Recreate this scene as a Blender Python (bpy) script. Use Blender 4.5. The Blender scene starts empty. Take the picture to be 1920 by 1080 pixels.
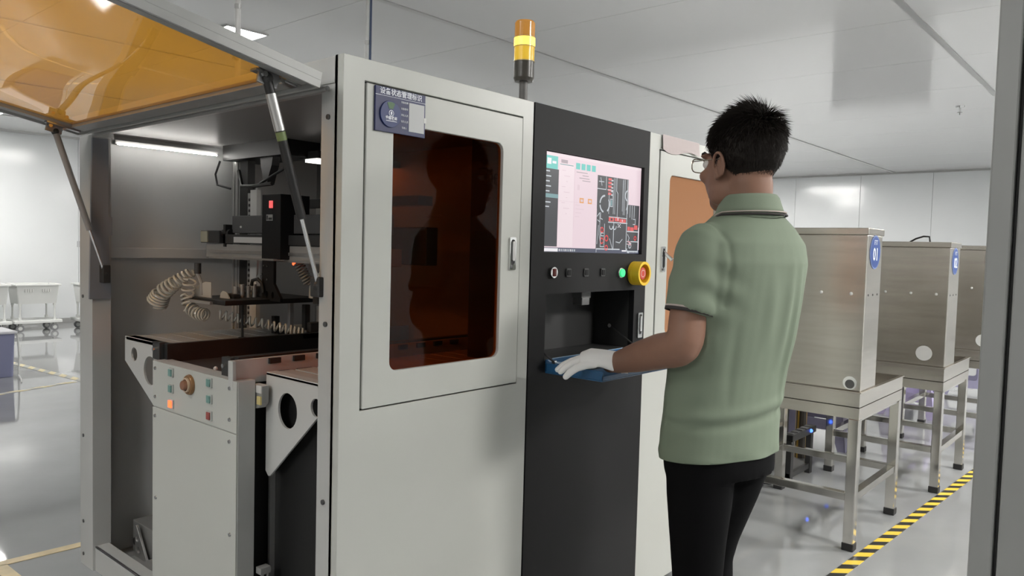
import bpy, bmesh, math, random
from mathutils import Vector, Matrix, noise
from mathutils.geometry import tessellate_polygon
random.seed(7)
sc = bpy.context.scene
COL = sc.collection
R = math.radians
# ------------------------------------------------------------------ camera
YAW, PITCH, ROLL, FPX = R(49.13), R(-2.95), R(1.52), 1427.0
fw = Vector((math.sin(YAW)*math.cos(PITCH), math.cos(YAW)*math.cos(PITCH), math.sin(PITCH)))
rt = Vector((math.cos(YAW), -math.sin(YAW), 0)); up = rt.cross(fw)
rt, up = rt*math.cos(ROLL)+up*math.sin(ROLL), up*math.cos(ROLL)-rt*math.sin(ROLL)
cam = bpy.data.cameras.new('camera'); cam.sensor_width = 36; cam.lens = 36*FPX/1920; cam.clip_start = 0.05
camo = bpy.data.objects.new('camera', cam); COL.objects.link(camo)
M = Matrix((rt, up, -fw)).transposed().to_4x4(); M.translation = (0, 0, 1.30)
camo.matrix_world = M
sc.camera = camo
# ------------------------------------------------------------------ world, exposure
w = bpy.data.worlds.new('world'); sc.world = w; w.use_nodes = True
w.node_tree.nodes['Background'].inputs[0].default_value = (.8, .84, .9, 1)
w.node_tree.nodes['Background'].inputs[1].default_value = 0.3
sc.view_settings.view_transform = 'Standard'; sc.view_settings.look = 'None'
sc.view_settings.gamma = 1; sc.view_settings.use_curve_mapping = False
sc.view_settings.exposure = 0.08
sc.cycles.adaptive_threshold = .025
# ceiling lamps, some added out of view to brighten things: x, y, size x, size y, strength
LAMPS = [(2.88, 5.20, .30, .34, 45, 'small square ceiling light seen past the raised amber lid'),
         (2.6, -1.7, .6, .6, 122, 'square ceiling light over the aisle behind the operator'),
         (5.6, -1.7, .6, .6, 180, 'square ceiling light in front of the steel tables'),
         (9.0, -1.2, .6, .6, 215, 'square ceiling light farther along in front of the steel tables'),
         (-.5, 2.0, .6, .6, 24, 'unseen square light added to brighten the raised amber pane'),  # added above the lid so its amber sheet looks brighter
         (-3.4, .6, 1.2, .6, 54, 'unseen long light added far left to shine into the open machine end'),  # added far out so light passes below the lid onto the inner panels
         (-.6, 6.0, .6, .6, 18, 'unseen square light added at the left to lift the machine interior'),  # extra unseen fill for the machine inside
         (2.4, 11.2, 1.2, .6, 34, 'unseen long light added near the back wall to make it glow'),  # added behind the lid to overexpose the back wall
         (4.6, 9.0, .6, .6, 50, 'unseen square light added behind the machine to brighten the hall'),  # added where the machine hides it, fills the rear hall
         (8.2, 6.4, .6, .6, 165, 'unseen square light added deep in the hall to brighten its far part'),  # added out of sight to lift the distant ceiling
         (11.4, 5.7, .3, 1.2, 150, 'narrow ceiling light close to the far wall')]
CEIL = 2.80
# ------------------------------------------------------------------ materials
MATS = {}
def mat(name, col=(.5, .5, .5), rough=.5, metal=0., emit=None, es=1., spec=.5, coat=0., noise_amt=0., nscale=8., bump=0., bscale=30., stretch=None, trans=0.):
    if name in MATS: return MATS[name]
    m = bpy.data.materials.new(name); m.use_nodes = True
    nt = m.node_tree; b = nt.nodes['Principled BSDF']; I = b.inputs
    I['Base Color'].default_value = (*col, 1); I['Roughness'].default_value = rough; I['Metallic'].default_value = metal
    I['Specular IOR Level'].default_value = spec; I['Coat Weight'].default_value = coat
    if trans: I['Transmission Weight'].default_value = trans
    if emit: I['Emission Color'].default_value = (*emit, 1); I['Emission Strength'].default_value = es
    if noise_amt or bump:
        tc = nt.nodes.new('ShaderNodeTexCoord'); mp = nt.nodes.new('ShaderNodeMapping')
        if stretch: mp.inputs['Scale'].default_value = stretch
        nt.links.new(tc.outputs['Object'], mp.inputs['Vector'])
    if noise_amt:
        n = nt.nodes.new('ShaderNodeTexNoise'); n.inputs['Scale'].default_value = nscale; n.inputs['Detail'].default_value = 5
        nt.links.new(mp.outputs[0], n.inputs['Vector'])
        rp = nt.nodes.new('ShaderNodeMapRange'); rp.inputs[1].default_value = .3; rp.inputs[2].default_value = .7
        rp.inputs[3].default_value = 1-noise_amt; rp.inputs[4].default_value = 1+noise_amt
        nt.links.new(n.outputs['Fac'], rp.inputs[0])
        mx = nt.nodes.new('ShaderNodeMix'); mx.data_type = 'RGBA'; mx.blend_type = 'MULTIPLY'; mx.inputs[0].default_value = 1
        mx.inputs[6].default_value = (*col, 1); nt.links.new(rp.outputs[0], mx.inputs[7])
        nt.links.new(mx.outputs[2], I['Base Color'])
        r2 = nt.nodes.new('ShaderNodeMapRange'); r2.inputs[3].default_value = rough*(1-noise_amt*.8); r2.inputs[4].default_value = min(1, rough*(1+noise_amt*.8))
        nt.links.new(n.outputs['Fac'], r2.inputs[0]); nt.links.new(r2.outputs[0], I['Roughness'])
    if bump:
        n2 = nt.nodes.new('ShaderNodeTexNoise'); n2.inputs['Scale'].default_value = bscale; n2.inputs['Detail'].default_value = 4
        nt.links.new(mp.outputs[0], n2.inputs['Vector'])
        bp = nt.nodes.new('ShaderNodeBump'); bp.inputs['Strength'].default_value = bump; bp.inputs['Distance'].default_value = .01
        nt.links.new(n2.outputs['Fac'], bp.inputs['Height']); nt.links.new(bp.outputs[0], I['Normal'])
    MATS[name] = m; return m
def acrylic(name, tint, gloss=1.0, haze=None, f0=.04):
    """tinted clear sheet: coloured see-through, some translucency, and a mirror-like coat that grows towards grazing angles"""
    m = bpy.data.materials.new(name); m.use_nodes = True; nt = m.node_tree; nt.nodes.clear(); N = nt.nodes.new; K = nt.links.new
    o = N('ShaderNodeOutputMaterial'); t = N('ShaderNodeBsdfTransparent'); g = N('ShaderNodeBsdfGlossy')
    ge = N('ShaderNodeNewGeometry'); dt = N('ShaderNodeVectorMath'); dt.operation = 'DOT_PRODUCT'; K(ge.outputs['Normal'], dt.inputs[0]); K(ge.outputs['Incoming'], dt.inputs[1])
    def mth(op, a, b=None):
        n = N('ShaderNodeMath'); n.operation = op; n.use_clamp = op == 'SUBTRACT'
        for i, x in enumerate((a, b)):
            if x is None: continue
            if isinstance(x, (int, float)): n.inputs[i].default_value = x
            else: K(x, n.inputs[i])
        return n.outputs[0]
    fr = mth('ADD', mth('MULTIPLY', mth('POWER', mth('SUBTRACT', 1.0, mth('ABSOLUTE', dt.outputs['Value'])), 5.0), .9), f0)
    mx = N('ShaderNodeMixShader'); t.inputs[0].default_value = (*tint, 1)
    g.inputs['Roughness'].default_value = .02; g.inputs['Color'].default_value = (gloss, gloss, gloss, 1)
    src = t
    if haze:
        d = N('ShaderNodeBsdfTranslucent'); d.inputs[0].default_value = (*haze[0], 1); d2 = N('ShaderNodeBsdfDiffuse'); d2.inputs[0].default_value = (*haze[0], 1)
        md = N('ShaderNodeMixShader'); md.inputs[0].default_value = haze[2]; K(d.outputs[0], md.inputs[1]); K(d2.outputs[0], md.inputs[2])
        m2 = N('ShaderNodeMixShader'); m2.inputs[0].default_value = haze[1]
        K(t.outputs[0], m2.inputs[1]); K(md.outputs[0], m2.inputs[2]); src = m2
    K(fr, mx.inputs[0]); K(src.outputs[0], mx.inputs[1]); K(g.outputs[0], mx.inputs[2])
    K(mx.outputs[0], o.inputs[0]); MATS[name] = m; return m
def stripes(name, c1, c2, period, skew):
    """diagonal two-colour tape print in object space"""
    m = bpy.data.materials.new(name); m.use_nodes = True; nt = m.node_tree; b = nt.nodes['Principled BSDF']; b.inputs['Roughness'].default_value = .35
    tc = nt.nodes.new('ShaderNodeTexCoord'); sp = nt.nodes.new('ShaderNodeSeparateXYZ'); nt.links.new(tc.outputs['Object'], sp.inputs[0])
    k = nt.nodes.new('ShaderNodeMath'); k.operation = 'MULTIPLY'; k.inputs[1].default_value = skew; nt.links.new(sp.outputs['Y'], k.inputs[0])
    a = nt.nodes.new('ShaderNodeMath'); a.operation = 'ADD'; nt.links.new(sp.outputs['X'], a.inputs[0]); nt.links.new(k.outputs[0], a.inputs[1])
    d = nt.nodes.new('ShaderNodeMath'); d.operation = 'DIVIDE'; d.inputs[1].default_value = period; nt.links.new(a.outputs[0], d.inputs[0])
    f = nt.nodes.new('ShaderNodeMath'); f.operation = 'FLOORED_MODULO'; f.inputs[1].default_value = 1; nt.links.new(d.outputs[0], f.inputs[0])
    g = nt.nodes.new('ShaderNodeMath'); g.operation = 'GREATER_THAN'; g.inputs[1].default_value = .5; nt.links.new(f.outputs[0], g.inputs[0])
    mx = nt.nodes.new('ShaderNodeMix'); mx.data_type = 'RGBA'; mx.inputs[6].default_value = (*c1, 1); mx.inputs[7].default_value = (*c2, 1)
    nt.links.new(g.outputs[0], mx.inputs[0]); nt.links.new(mx.outputs[2], b.inputs['Base Color']); MATS[name] = m; return m

WHITE = mat('white_enamel', (.47, .48, .445), .32, noise_amt=.03, nscale=3)
GREYP = mat('grey_enamel', (.44, .445, .43), .4, noise_amt=.04, nscale=4)
INNER = mat('inner_grey_panel', (.50, .505, .50), .45, noise_amt=.05, nscale=3)
DARKIN = mat('dark_inner_panel', (.10, .10, .10), .5)
BLACKP = mat('black_powder_coat', (.010, .010, .0105), .55, spec=.20, bump=.03, bscale=400)
BLACK = mat('matt_black', (.012, .012, .012), .45)
BLACK2 = mat('soft_black', (.03, .03, .03), .5)
ALU = mat('aluminium', (.55, .55, .54), .35, .85, noise_amt=.06, nscale=20)
DULLALU = mat('dull_aluminium', (.34, .34, .33), .5, .3, noise_amt=.08, nscale=12)
CHROME = mat('chrome', (.8, .8, .8), .1, 1.)
STEEL = mat('brushed_stainless', (.60, .57, .52), .26, 1., noise_amt=.07, nscale=3.0, bump=.015, bscale=60, stretch=(1, 1, 12))
STEELD = mat('polished_stainless', (.62, .60, .56), .13, 1., noise_amt=.15, nscale=4)
GAP = mat('dark_gap', (.015, .015, .015), .8)
AMBER = acrylic('amber_acrylic', (.95, .46, .07), .95, haze=((.98, .47, .05), .34, .1), f0=.09)
AMBERD = acrylic('dark_amber_acrylic', (.62, .26, .095), .30)
AMBERL = acrylic('tinted_amber_acrylic', (.55, .24, .10), .6, haze=((.50, .25, .13), .8, .9))
RUBBER = mat('black_rubber', (.02, .02, .02), .7)
YELLOW = mat('yellow_plastic', (.85, .55, .03), .35)
RED = mat('red_plastic', (.55, .05, .03), .35)
GREENLIT = mat('green_lit', (.05, .6, .2), .4, emit=(.05, .75, .25), es=.8)
REDLIT = mat('red_lit', (.8, .05, .02), .4, emit=(1, .10, .03), es=3)
BLUELIT = mat('blue_lit', (.02, .05, .9), .4, emit=(.05, .15, 1), es=4)
LED = mat('led_tube', (1, 1, 1), .4, emit=(1, .97, .92), es=42)
SIGNBLUE = mat('sign_blue', (.006, .011, .075), .4)
SIGNBLUE2 = mat('sign_disc_blue', (.010, .024, .12), .35)
PRINTW = mat('white_print', (.72, .74, .8), .5)
PAPER = mat('paper_white', (.62, .62, .60), .7)
BADGE = mat('badge_blue', (.018, .06, .25), .35)
TRAYBLUE = mat('tray_blue', (.022, .095, .21), .3)
# ------------------------------------------------------------------ mesh builder
class MB:
    def __init__(s): s.v = []; s.f = []; s.m = []
    def add(s, vs, fs, mi=0):
        n = len(s.v); s.v += [Vector(p) for p in vs]; s.f += [[i+n for i in f] for f in fs]; s.m += [mi]*len(fs); return s
    def box(s, x0, x1, y0, y1, z0, z1, mi=0):
        v = [(x, y, z) for z in (z0, z1) for y in (y0, y1) for x in (x0, x1)]
        return s.add(v, [(0, 2, 3, 1), (4, 5, 7, 6), (0, 1, 5, 4), (2, 6, 7, 3), (0, 4, 6, 2), (1, 3, 7, 5)], mi)
    def obox(s, c, ax, ay, az, mi=0):
        c = Vector(c); ax, ay, az = Vector(ax), Vector(ay), Vector(az)
        v = [c+ax*i+ay*j+az*k for k in (-1, 1) for j in (-1, 1) for i in (-1, 1)]
        return s.add(v, [(0, 2, 3, 1), (4, 5, 7, 6), (0, 1, 5, 4), (2, 6, 7, 3), (0, 4, 6, 2), (1, 3, 7, 5)], mi)
    def cyl(s, a, b, r, r2=None, n=16, mi=0):
        a, b = Vector(a), Vector(b); r2 = r if r2 is None else r2; d = (b-a).normalized()
        u = d.orthogonal().normalized(); w = d.cross(u); vs = []
        for p, q in ((a, r), (b, r2)):
            vs += [p+(u*math.cos(t)+w*math.sin(t))*q for t in [2*math.pi*i/n for i in range(n)]]
        fs = [(i, (i+1) % n, n+(i+1) % n, n+i) for i in range(n)] + [list(range(n))[::-1], list(range(n, 2*n))]
        return s.add(vs, fs, mi)
    def tube(s, pts, r, n=8, mi=0, closed=False):
        pts = [Vector(p) for p in pts]; N = len(pts); rs = r if isinstance(r, (list, tuple)) else [r]*N
        T = []
        for i in range(N):
            a = pts[(i-1) % N] if (i > 0 or closed) else pts[i]; b = pts[(i+1) % N] if (i < N-1 or closed) else pts[i]
            T.append((b-a).normalized())
        u = T[0].orthogonal().normalized(); vs = []
        for i in range(N):
            u = (u-T[i]*u.dot(T[i])); u = u.normalized() if u.length > 1e-6 else T[i].orthogonal().normalized(); w = T[i].cross(u)
            vs += [pts[i]+(u*math.cos(t)+w*math.sin(t))*rs[i] for t in [2*math.pi*k/n for k in range(n)]]
        fs = [(i*n+k, i*n+(k+1) % n, ((i+1) % N)*n+(k+1) % n, ((i+1) % N)*n+k) for i in range(N if closed else N-1) for k in range(n)]
        if not closed: fs += [list(range(n))[::-1], list(range((N-1)*n, N*n))]
        return s.add(vs, fs, mi)
    def poly(s, outer, holes, fn, d0, d1, mi=0):
        """extrude a 2D polygon with holes; fn(u,v,d) gives the 3D point"""
        loops = [outer]+list(holes); flat = [p for l in loops for p in l]; n = len(flat)
        tris = tessellate_polygon([[Vector((p[0], p[1], 0)) for p in l] for l in loops])
        vs = [fn(p[0], p[1], d0) for p in flat]+[fn(p[0], p[1], d1) for p in flat]
        fs = [tuple(t) for t in tris]+[tuple(i+n for i in t[::-1]) for t in tris]
        k = 0
        for l in loops:
            m = len(l)
            for i in range(m): fs.append((k+i, k+(i+1) % m, n+k+(i+1) % m, n+k+i))
            k += m
        return s.add(vs, fs, mi)
    def sphere(s, c, rx, ry=None, rz=None, nu=16, nv=10, rot=None, mi=0):
        ry = ry or rx; rz = rz or rx; c = Vector(c); vs = []; fs = []
        rot = rot or Matrix.Identity(3)
        for j in range(1, nv):
            ph = math.pi*j/nv
            for i in range(nu):
                t = 2*math.pi*i/nu; vs.append(c+rot@Vector((rx*math.sin(ph)*math.cos(t), ry*math.sin(ph)*math.sin(t), rz*math.cos(ph))))
        a = len(vs); vs += [c+rot@Vector((0, 0, rz)), c-rot@Vector((0, 0, rz))]
        for j in range(nv-2):
            for i in range(nu): fs.append((j*nu+i, (j+1)*nu+i, (j+1)*nu+(i+1) % nu, j*nu+(i+1) % nu))
        for i in range(nu): fs += [(a, i, (i+1) % nu), (a+1, (nv-2)*nu+(i+1) % nu, (nv-2)*nu+i)]
        return s.add(vs, fs, mi)
    def loft(s, rings, cap=True, mi=0):
        n = len(rings[0]); vs = [p for r in rings for p in r]
        fs = [(j*n+i, j*n+(i+1) % n, (j+1)*n+(i+1) % n, (j+1)*n+i) for j in range(len(rings)-1) for i in range(n)]
        if cap: fs += [list(range(n))[::-1], list(range((len(rings)-1)*n, len(rings)*n))]
        return s.add(vs, fs, mi)
    def mesh(s, name):
        me = bpy.data.meshes.new(name); me.from_pydata([tuple(v) for v in s.v], [], s.f)
        me.polygons.foreach_set('material_index', s.m)
        bm = bmesh.new(); bm.from_mesh(me); bmesh.ops.recalc_face_normals(bm, faces=bm.faces); bm.to_mesh(me); bm.free()
        return me
WM = {}
def link(o, parent=None, world=None):
    COL.objects.link(o)
    if parent is not None:
        o.parent = parent; o.matrix_parent_inverse = WM.get(parent.name, Matrix()).inverted()
    WM[o.name] = world or Matrix()
    return o
def tag(o, label=None, cat=None, group=None, kind=None):
    if label: o['label'] = label
    if cat: o['category'] = cat
    if group: o['group'] = group
    if kind: o['kind'] = kind
    return o
def obj(name, mb, m, parent=None, bevel=0, smooth=False, seg=2):
    me = mb.mesh(name) if isinstance(mb, MB) else mb
    for x in (m if isinstance(m, (list, tuple)) else [m]): me.materials.append(x)
    o = bpy.data.objects.new(name, me); link(o, parent)
    if bevel:
        b = o.modifiers.new('bevel', 'BEVEL'); b.width = bevel; b.segments = seg; b.limit_method = 'ANGLE'; b.angle_limit = R(40); b.use_clamp_overlap = True
    if smooth: shade(me)
    return o
def shade(me, ang=40):
    me.polygons.foreach_set('use_smooth', [True]*len(me.polygons))
    bm = bmesh.new(); bm.from_mesh(me)
    for e in bm.edges:
        if len(e.link_faces) == 2: e.smooth = e.calc_face_angle(0) < R(ang)
    bm.to_mesh(me); bm.free()
def thing(name, loc, label, cat, group=None):
    o = bpy.data.objects.new(name, None); o.empty_display_size = .1; o.location = loc
    link(o, None, Matrix.Translation(loc)); return tag(o, label, cat, group)
def rrect(x0, x1, z0, z1, r, n=5):
    pts = []
    for cx, cz, a in ((x1-r, z1-r, 0), (x0+r, z1-r, 90), (x0+r, z0+r, 180), (x1-r, z0+r, 270)):
        for i in range(n+1):
            t = R(a+90*i/n); pts.append((cx+r*math.cos(t), cz+r*math.sin(t)))
    return pts
def rect(x0, x1, z0, z1): return [(x1, z1), (x0, z1), (x0, z0), (x1, z0)]
def circ(cx, cz, r, n=28, rz=None): return [(cx+r*math.cos(2*math.pi*i/n), cz+(rz or r)*math.sin(2*math.pi*i/n)) for i in range(n)]
XZ = lambda u, v, d: (u, d, v)      # plates facing the operator
YZ = lambda u, v, d: (d, u, v)      # plates facing the open end
XY = lambda u, v, d: (u, v, d)
def text_mesh(s, size, origin, ux, uz, align='CENTER', ext=.0004, bold=0.0):
    cu = bpy.data.curves.new('t', 'FONT'); cu.body = s; cu.size = size; cu.align_x = align; cu.align_y = 'CENTER'; cu.extrude = ext; cu.offset = bold; cu.resolution_u = 2
    o = bpy.data.objects.new('t', cu); COL.objects.link(o)
    dg = bpy.context.evaluated_depsgraph_get(); me = bpy.data.meshes.new_from_object(o.evaluated_get(dg))
    bpy.data.objects.remove(o)
    ux, uz = Vector(ux), Vector(uz); n = ux.cross(uz); m = Matrix((ux, uz, n)).transposed().to_4x4(); m.translation = origin
    me.transform(m); return me
def text(name, s, size, origin, ux, uz, m, parent, **k):
    return obj(name, text_mesh(s, size, origin, ux, uz, **k), m, parent)
# ================================================================== THE ROOM
X0, X1, Y0, Y1 = -6.0, 14.4, -5.0, 12.6
WALLM = mat('wall_panel_white', (.76, .78, .785), .14, noise_amt=.02, nscale=1.5)
CEILM = mat('ceiling_panel_white', (.78, .785, .78), .10, bump=.012, bscale=1.2)
TRIM = mat('aluminium_trim', (.50, .50, .49), .3, .6)
FLOORM = mat('epoxy_floor_grey', (.29, .297, .30), .045, spec=1.0, noise_amt=.10, nscale=1.6, bump=.012, bscale=5)
fl = obj('floor', MB().box(X0, X1, Y0, Y1, -.1, 0), FLOORM); tag(fl, 'glossy grey epoxy floor', 'floor', kind='structure')
ce = obj('ceiling', MB().box(X0, X1, Y0, Y1, CEIL+.02, CEIL+.1), mat('ceiling_joint', (.25, .25, .25), .6)); tag(ce, 'glossy white panel ceiling', 'ceiling', kind='structure')
# ceiling panels: joints every 1.15 m in x, T-bars along x at y = 1.28 + k*2.46
xs = [5.27+1.15*k for k in range(-10, 9)]; xs = [X0]+[x for x in xs if X0+.3 < x < X1-.3]+[X1]
ys = [1.28+2.46*k for k in range(-3, 6)]; ys = [Y0]+[y for y in ys if Y0+.3 < y < Y1-.3]+[Y1]
holes = [(lx-sx/2, lx+sx/2, ly-sy/2, ly+sy/2) for lx, ly, sx, sy, st, lb in LAMPS]
for i in range(len(xs)-1):
    for j in range(len(ys)-1):
        a, b, c, d = xs[i]+.002, xs[i+1]-.002, ys[j]+.002, ys[j+1]-.002
        obj('ceiling_panel', MB().box(a, b, c, d, CEIL, CEIL+.02), CEILM, ce)
for y in ys[1:-1]:
    obj('ceiling_bar', MB().box(X0, X1, y-.02, y+.02, CEIL-.008, CEIL+.004), TRIM, ce)
def wall(name, lab, axis, pos, th, a0, a1, step, off=0):
    base = MB(); g = .004
    if axis == 'x': base.box(pos+(0 if th > 0 else th), pos+(th if th > 0 else 0), a0, a1, 0, CEIL)
    else: base.box(a0, a1, pos+(0 if th > 0 else th), pos+(th if th > 0 else 0), 0, CEIL)
    o = obj(name, base, mat('wall_joint', (.40, .41, .41), .6)); tag(o, lab, 'wall', kind='structure')
    s = -1 if th > 0 else 1; t = a0+off
    while t < a1-.05:
        e = min(t+step, a1); m = MB()
        lo, hi = sorted((pos, pos+s*.012))
        if axis == 'x': m.box(lo, hi, t+.003, e-.003, 0, CEIL)
        else: m.box(t+.003, e-.003, lo, hi, 0, CEIL)
        obj('wall_panel', m, WALLM, o); t = e
    return o
wall('wall_back', 'white panel wall behind the carts', 'y', Y1, .1, X0, X1, 1.16)
wr = wall('wall_right', 'white panel wall at the far end beyond the steel cabinets', 'x', X1, .1, Y0, Y1, 1.16)
wall('wall_left', 'white panel wall on the left side of the hall', 'x', X0, -.1, Y0, Y1, 1.16)
wall('wall_front', 'white panel wall behind the photographer', 'y', Y0, -.1, X0, X1, 1.16)
tag(obj('trim_1', MB().box(X1-.05, X1-.012, Y0, Y1, CEIL-.03, CEIL), TRIM), 'aluminium cove strip where far wall meets ceiling', 'trim', kind='structure')
tag(obj('trim_2', MB().box(X0, X1, Y1-.05, Y1-.012, CEIL-.03, CEIL), TRIM), 'aluminium cove strip where back wall meets ceiling', 'trim', kind='structure')
tag(obj('baseboard_back', MB().box(X0, X1, Y1-.03, Y1-.012, 0, .08), TRIM), 'aluminium base strip along the back wall', 'baseboard', kind='structure')
tag(obj('baseboard_right', MB().box(X1-.03, X1-.012, Y0, Y1, 0, .08), TRIM), 'aluminium base strip along the far wall', 'baseboard', kind='structure')
# grey double door in the far wall (mirrored in the glossy ceiling)
dr = obj('door_2', MB().box(X1-.04, X1-.0125, 3.25, 4.85, 0, 1.60), mat('door_grey', (.13, .135, .14), .3)); tag(dr, 'dark grey double door in the far wall', 'door', kind='structure')
for y in (3.28, 4.06): obj('door_leaf', MB().box(X1-.055, X1-.04, y, y+.76, .02, 1.57), MATS['door_grey'], dr, bevel=.004)
for y in (4.0, 4.1): obj('door_handle', MB().box(X1-.09, X1-.055, y-.01, y+.01, .9, 1.1), CHROME, dr, bevel=.004)
# grey door jamb and leaf at the right, close to the camera
jm = mat('jamb_grey', (.29, .295, .285), .4, noise_amt=.03, nscale=4)
dj = obj('door_1', MB().box(1.40, 1.47, .191, .224, 0, CEIL), jm, bevel=.003); tag(dj, 'grey door jamb standing close to the camera at the right', 'door', kind='structure')
obj('door_leaf', MB().box(1.40, 1.445, -.65, .185, .01, 2.2), jm, dj, bevel=.003)
obj('door_gasket', MB().box(1.415, 1.46, .184, .193, 0, CEIL), RUBBER, dj)
# lamps
LF = mat('lamp_frame_white', (.7, .7, .7), .4)
for i, (lx, ly, sx, sy, st, lb) in enumerate(LAMPS):
    t = thing('ceiling_lamp', (lx, ly, CEIL), lb, 'ceiling light', 'ceiling lights')
    em = mat('lamp_emit_%d' % i, (.9, .9, .9), .5, emit=(1, .975, .94), es=st)
    obj('diffuser', MB().box(lx-sx/2, lx+sx/2, ly-sy/2, ly+sy/2, CEIL-.008, CEIL-.003), em, t)
    f = .012
    obj('lamp_frame', MB().poly(rect(lx-sx/2-f, lx+sx/2+f, ly-sy/2-f, ly+sy/2+f), [rect(lx-sx/2, lx+sx/2, ly-sy/2, ly+sy/2)], XY, CEIL-.012, CEIL), LF, t)
# floor tapes
HAZ = stripes('hazard_tape', (.80, .56, .06), (.02, .02, .02), .125, .96)
HAZ2 = stripes('worn_hazard_tape', (.72, .62, .36), (.40, .40, .36), .22, 1.3)
PALE = mat('pale_yellow_tape', (.62, .50, .28), .4, noise_amt=.15, nscale=12)
def tape(name, a, b, wd, m, lab):
    a, b = Vector((*a, 0)), Vector((*b, 0)); d = b-a; L = d.length
    mb = MB().box(0, L, -wd/2, wd/2, .0005, .0025); o = obj(name, mb, m)
    o.location = a; o.rotation_euler = (0, 0, math.atan2(d.y, d.x)); return tag(o, lab, 'floor tape')
tape('hazard_tape', (2.6, 1.003), (6.6, .785), .052, HAZ, 'yellow and black striped floor tape running in front of the steel tables')
tape('hazard_tape', (2.44, 9.6), (2.66, 7.30), .07, HAZ2, 'faded striped floor tape pointing towards the carts')
tape('hazard_tape', (1.2, 6.93), (2.58, 7.41), .06, HAZ2, 'faded striped floor tape crossing in front of the carts')
tape('floor_tape', (.90, 3.44), (1.26, 3.425), .05, PALE, 'pale yellow floor tape beside the machine rear corner')
tape('floor_tape', (.915, 3.42), (.935, 2.7), .05, PALE, 'pale yellow floor tape turning along the machine end')
# sprinklers and conduits
for sx, sy, lab in ((8.48, 1.64, 'small ceiling sprinkler near the far right'), (3.02, 3.05, 'small ceiling sprinkler above the machine door')):
    t = thing('sprinkler', (sx, sy, CEIL), lab, 'sprinkler', 'ceiling sprinklers')
    obj('rosette', MB().cyl((sx, sy, CEIL-.012), (sx, sy, CEIL), .035, .04, 20), CHROME, t)
    obj('stem', MB().cyl((sx, sy, CEIL-.06), (sx, sy, CEIL-.01), .009, n=10), CHROME, t)
    obj('deflector', MB().cyl((sx, sy, CEIL-.064), (sx, sy, CEIL-.06), .022, n=14).cyl((sx, sy, CEIL-.085), (sx, sy, CEIL-.064), .004, n=8), DULLALU, t)
for cx, cy, r, m, lab in ((2.425, 3.10, .0085, mat('conduit_white', (.75, .75, .74), .35), 'thin white vertical conduit rising behind the white machine door'),
                       (1.73, 3.10, .012, MATS['conduit_white'], 'white vertical conduit crossing the lit ceiling lamp')):
    t = thing('conduit', (cx, cy, 0), lab, 'conduit', 'vertical conduits')
    obj('pipe', MB().cyl((cx, cy, 0), (cx, cy, CEIL), r, n=14), m, t, smooth=True)
    if r < .01: obj('cable', MB().cyl((cx+.012, cy-.012, 0), (cx+.012, cy-.012, CEIL), .006, n=10), mat('blue_grey_cable', (.08, .11, .2), .4), t, smooth=True)
    for z in (1.2, 2.3): obj('clip', MB().cyl((cx, cy, z), (cx, cy, z+.02), r+.003, n=14), ALU, t)
# ================================================================== THE MACHINE
MX0, MXA, MXB, MX1, MY0, MY1, MZ0, MZ1 = 1.01, 1.66, 2.282, 2.93, 1.37, 2.83, .096, 1.711
mc = thing('inspection_machine', (MX0, MY0, 0), 'large white and black machine cabinet with amber windows and raised lid', 'machine')
P = lambda name, mb, m, par=None, **k: obj(name, mb, m, par or mc, **k)
def front_panel(xa, xb, da, db, dz0, dz1):
    return P('front_panel', MB().poly(rect(xa, xb, MZ0, MZ1), [rect(da, db, dz0, dz1)], XZ, MY0, MY0+.02), WHITE, bevel=.0015)
def door(da, db, dz0, dz1, wa, wb, wz0, wz1, hx, hz, pane, opened=False):
    d = P('door', MB().poly(rect(da+.004, db-.004, dz0+.004, dz1-.004), [rrect(wa, wb, wz0, wz1, .022)], XZ, MY0-.003, MY0+.016), WHITE, bevel=.0018)
    P('door_gap', MB().poly(rect(da-.001, db+.001, dz0-.001, dz1+.001), [rect(wa-.03, wb+.03, wz0-.03, wz1+.03)], XZ, MY0+.012, MY0+.03), GAP, d)
    P('window_pane', MB().box(wa-.015, wb+.015, MY0+.006, MY0+.010, wz0-.015, wz1+.015), pane, d)
    h = P('handle', MB().poly(rrect(hx-.013, hx+.013, hz-.045, hz+.045, .005), [rrect(hx-.008, hx+.008, hz-.030, hz+.038, .007)], XZ, MY0-.008, MY0-.003), CHROME, d, bevel=.001)
    P('handle_recess', MB().box(hx-.012, hx+.012, MY0-.0045, MY0-.003, hz-.043, hz+.043), BLACK2, h)
    if opened: P('latch_lever', MB().obox((hx+.003, MY0-.022, hz+.012), (.0045, 0, 0), (0, .018, .014), (0, -.003, .005)), CHROME, h, bevel=.002)
    else: P('latch_lever', MB().poly(rrect(hx-.0055, hx+.0055, hz-.020, hz+.034, .005), [], XZ, MY0-.012, MY0-.005), ALU, h, bevel=.0015)
    P('key_lock', MB().cyl((hx, MY0-.012, hz-.036), (hx, MY0-.004, hz-.036), .006, n=14), CHROME, h)
    return d
front_panel(MX0, MXA-.003, 1.068, 1.612, .924, 1.663)
door1 = door(1.068, 1.612, .924, 1.663, 1.150, 1.530, 1.007, 1.580, 1.575, 1.287, AMBERD)
front_panel(MXB+.003, MX1, 2.350, 2.862, .924, 1.660)
door2 = door(2.350, 2.862, .924, 1.660, 2.425, 2.79, 1.007, 1.577, 2.392, 1.277, AMBERL, True)
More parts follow.
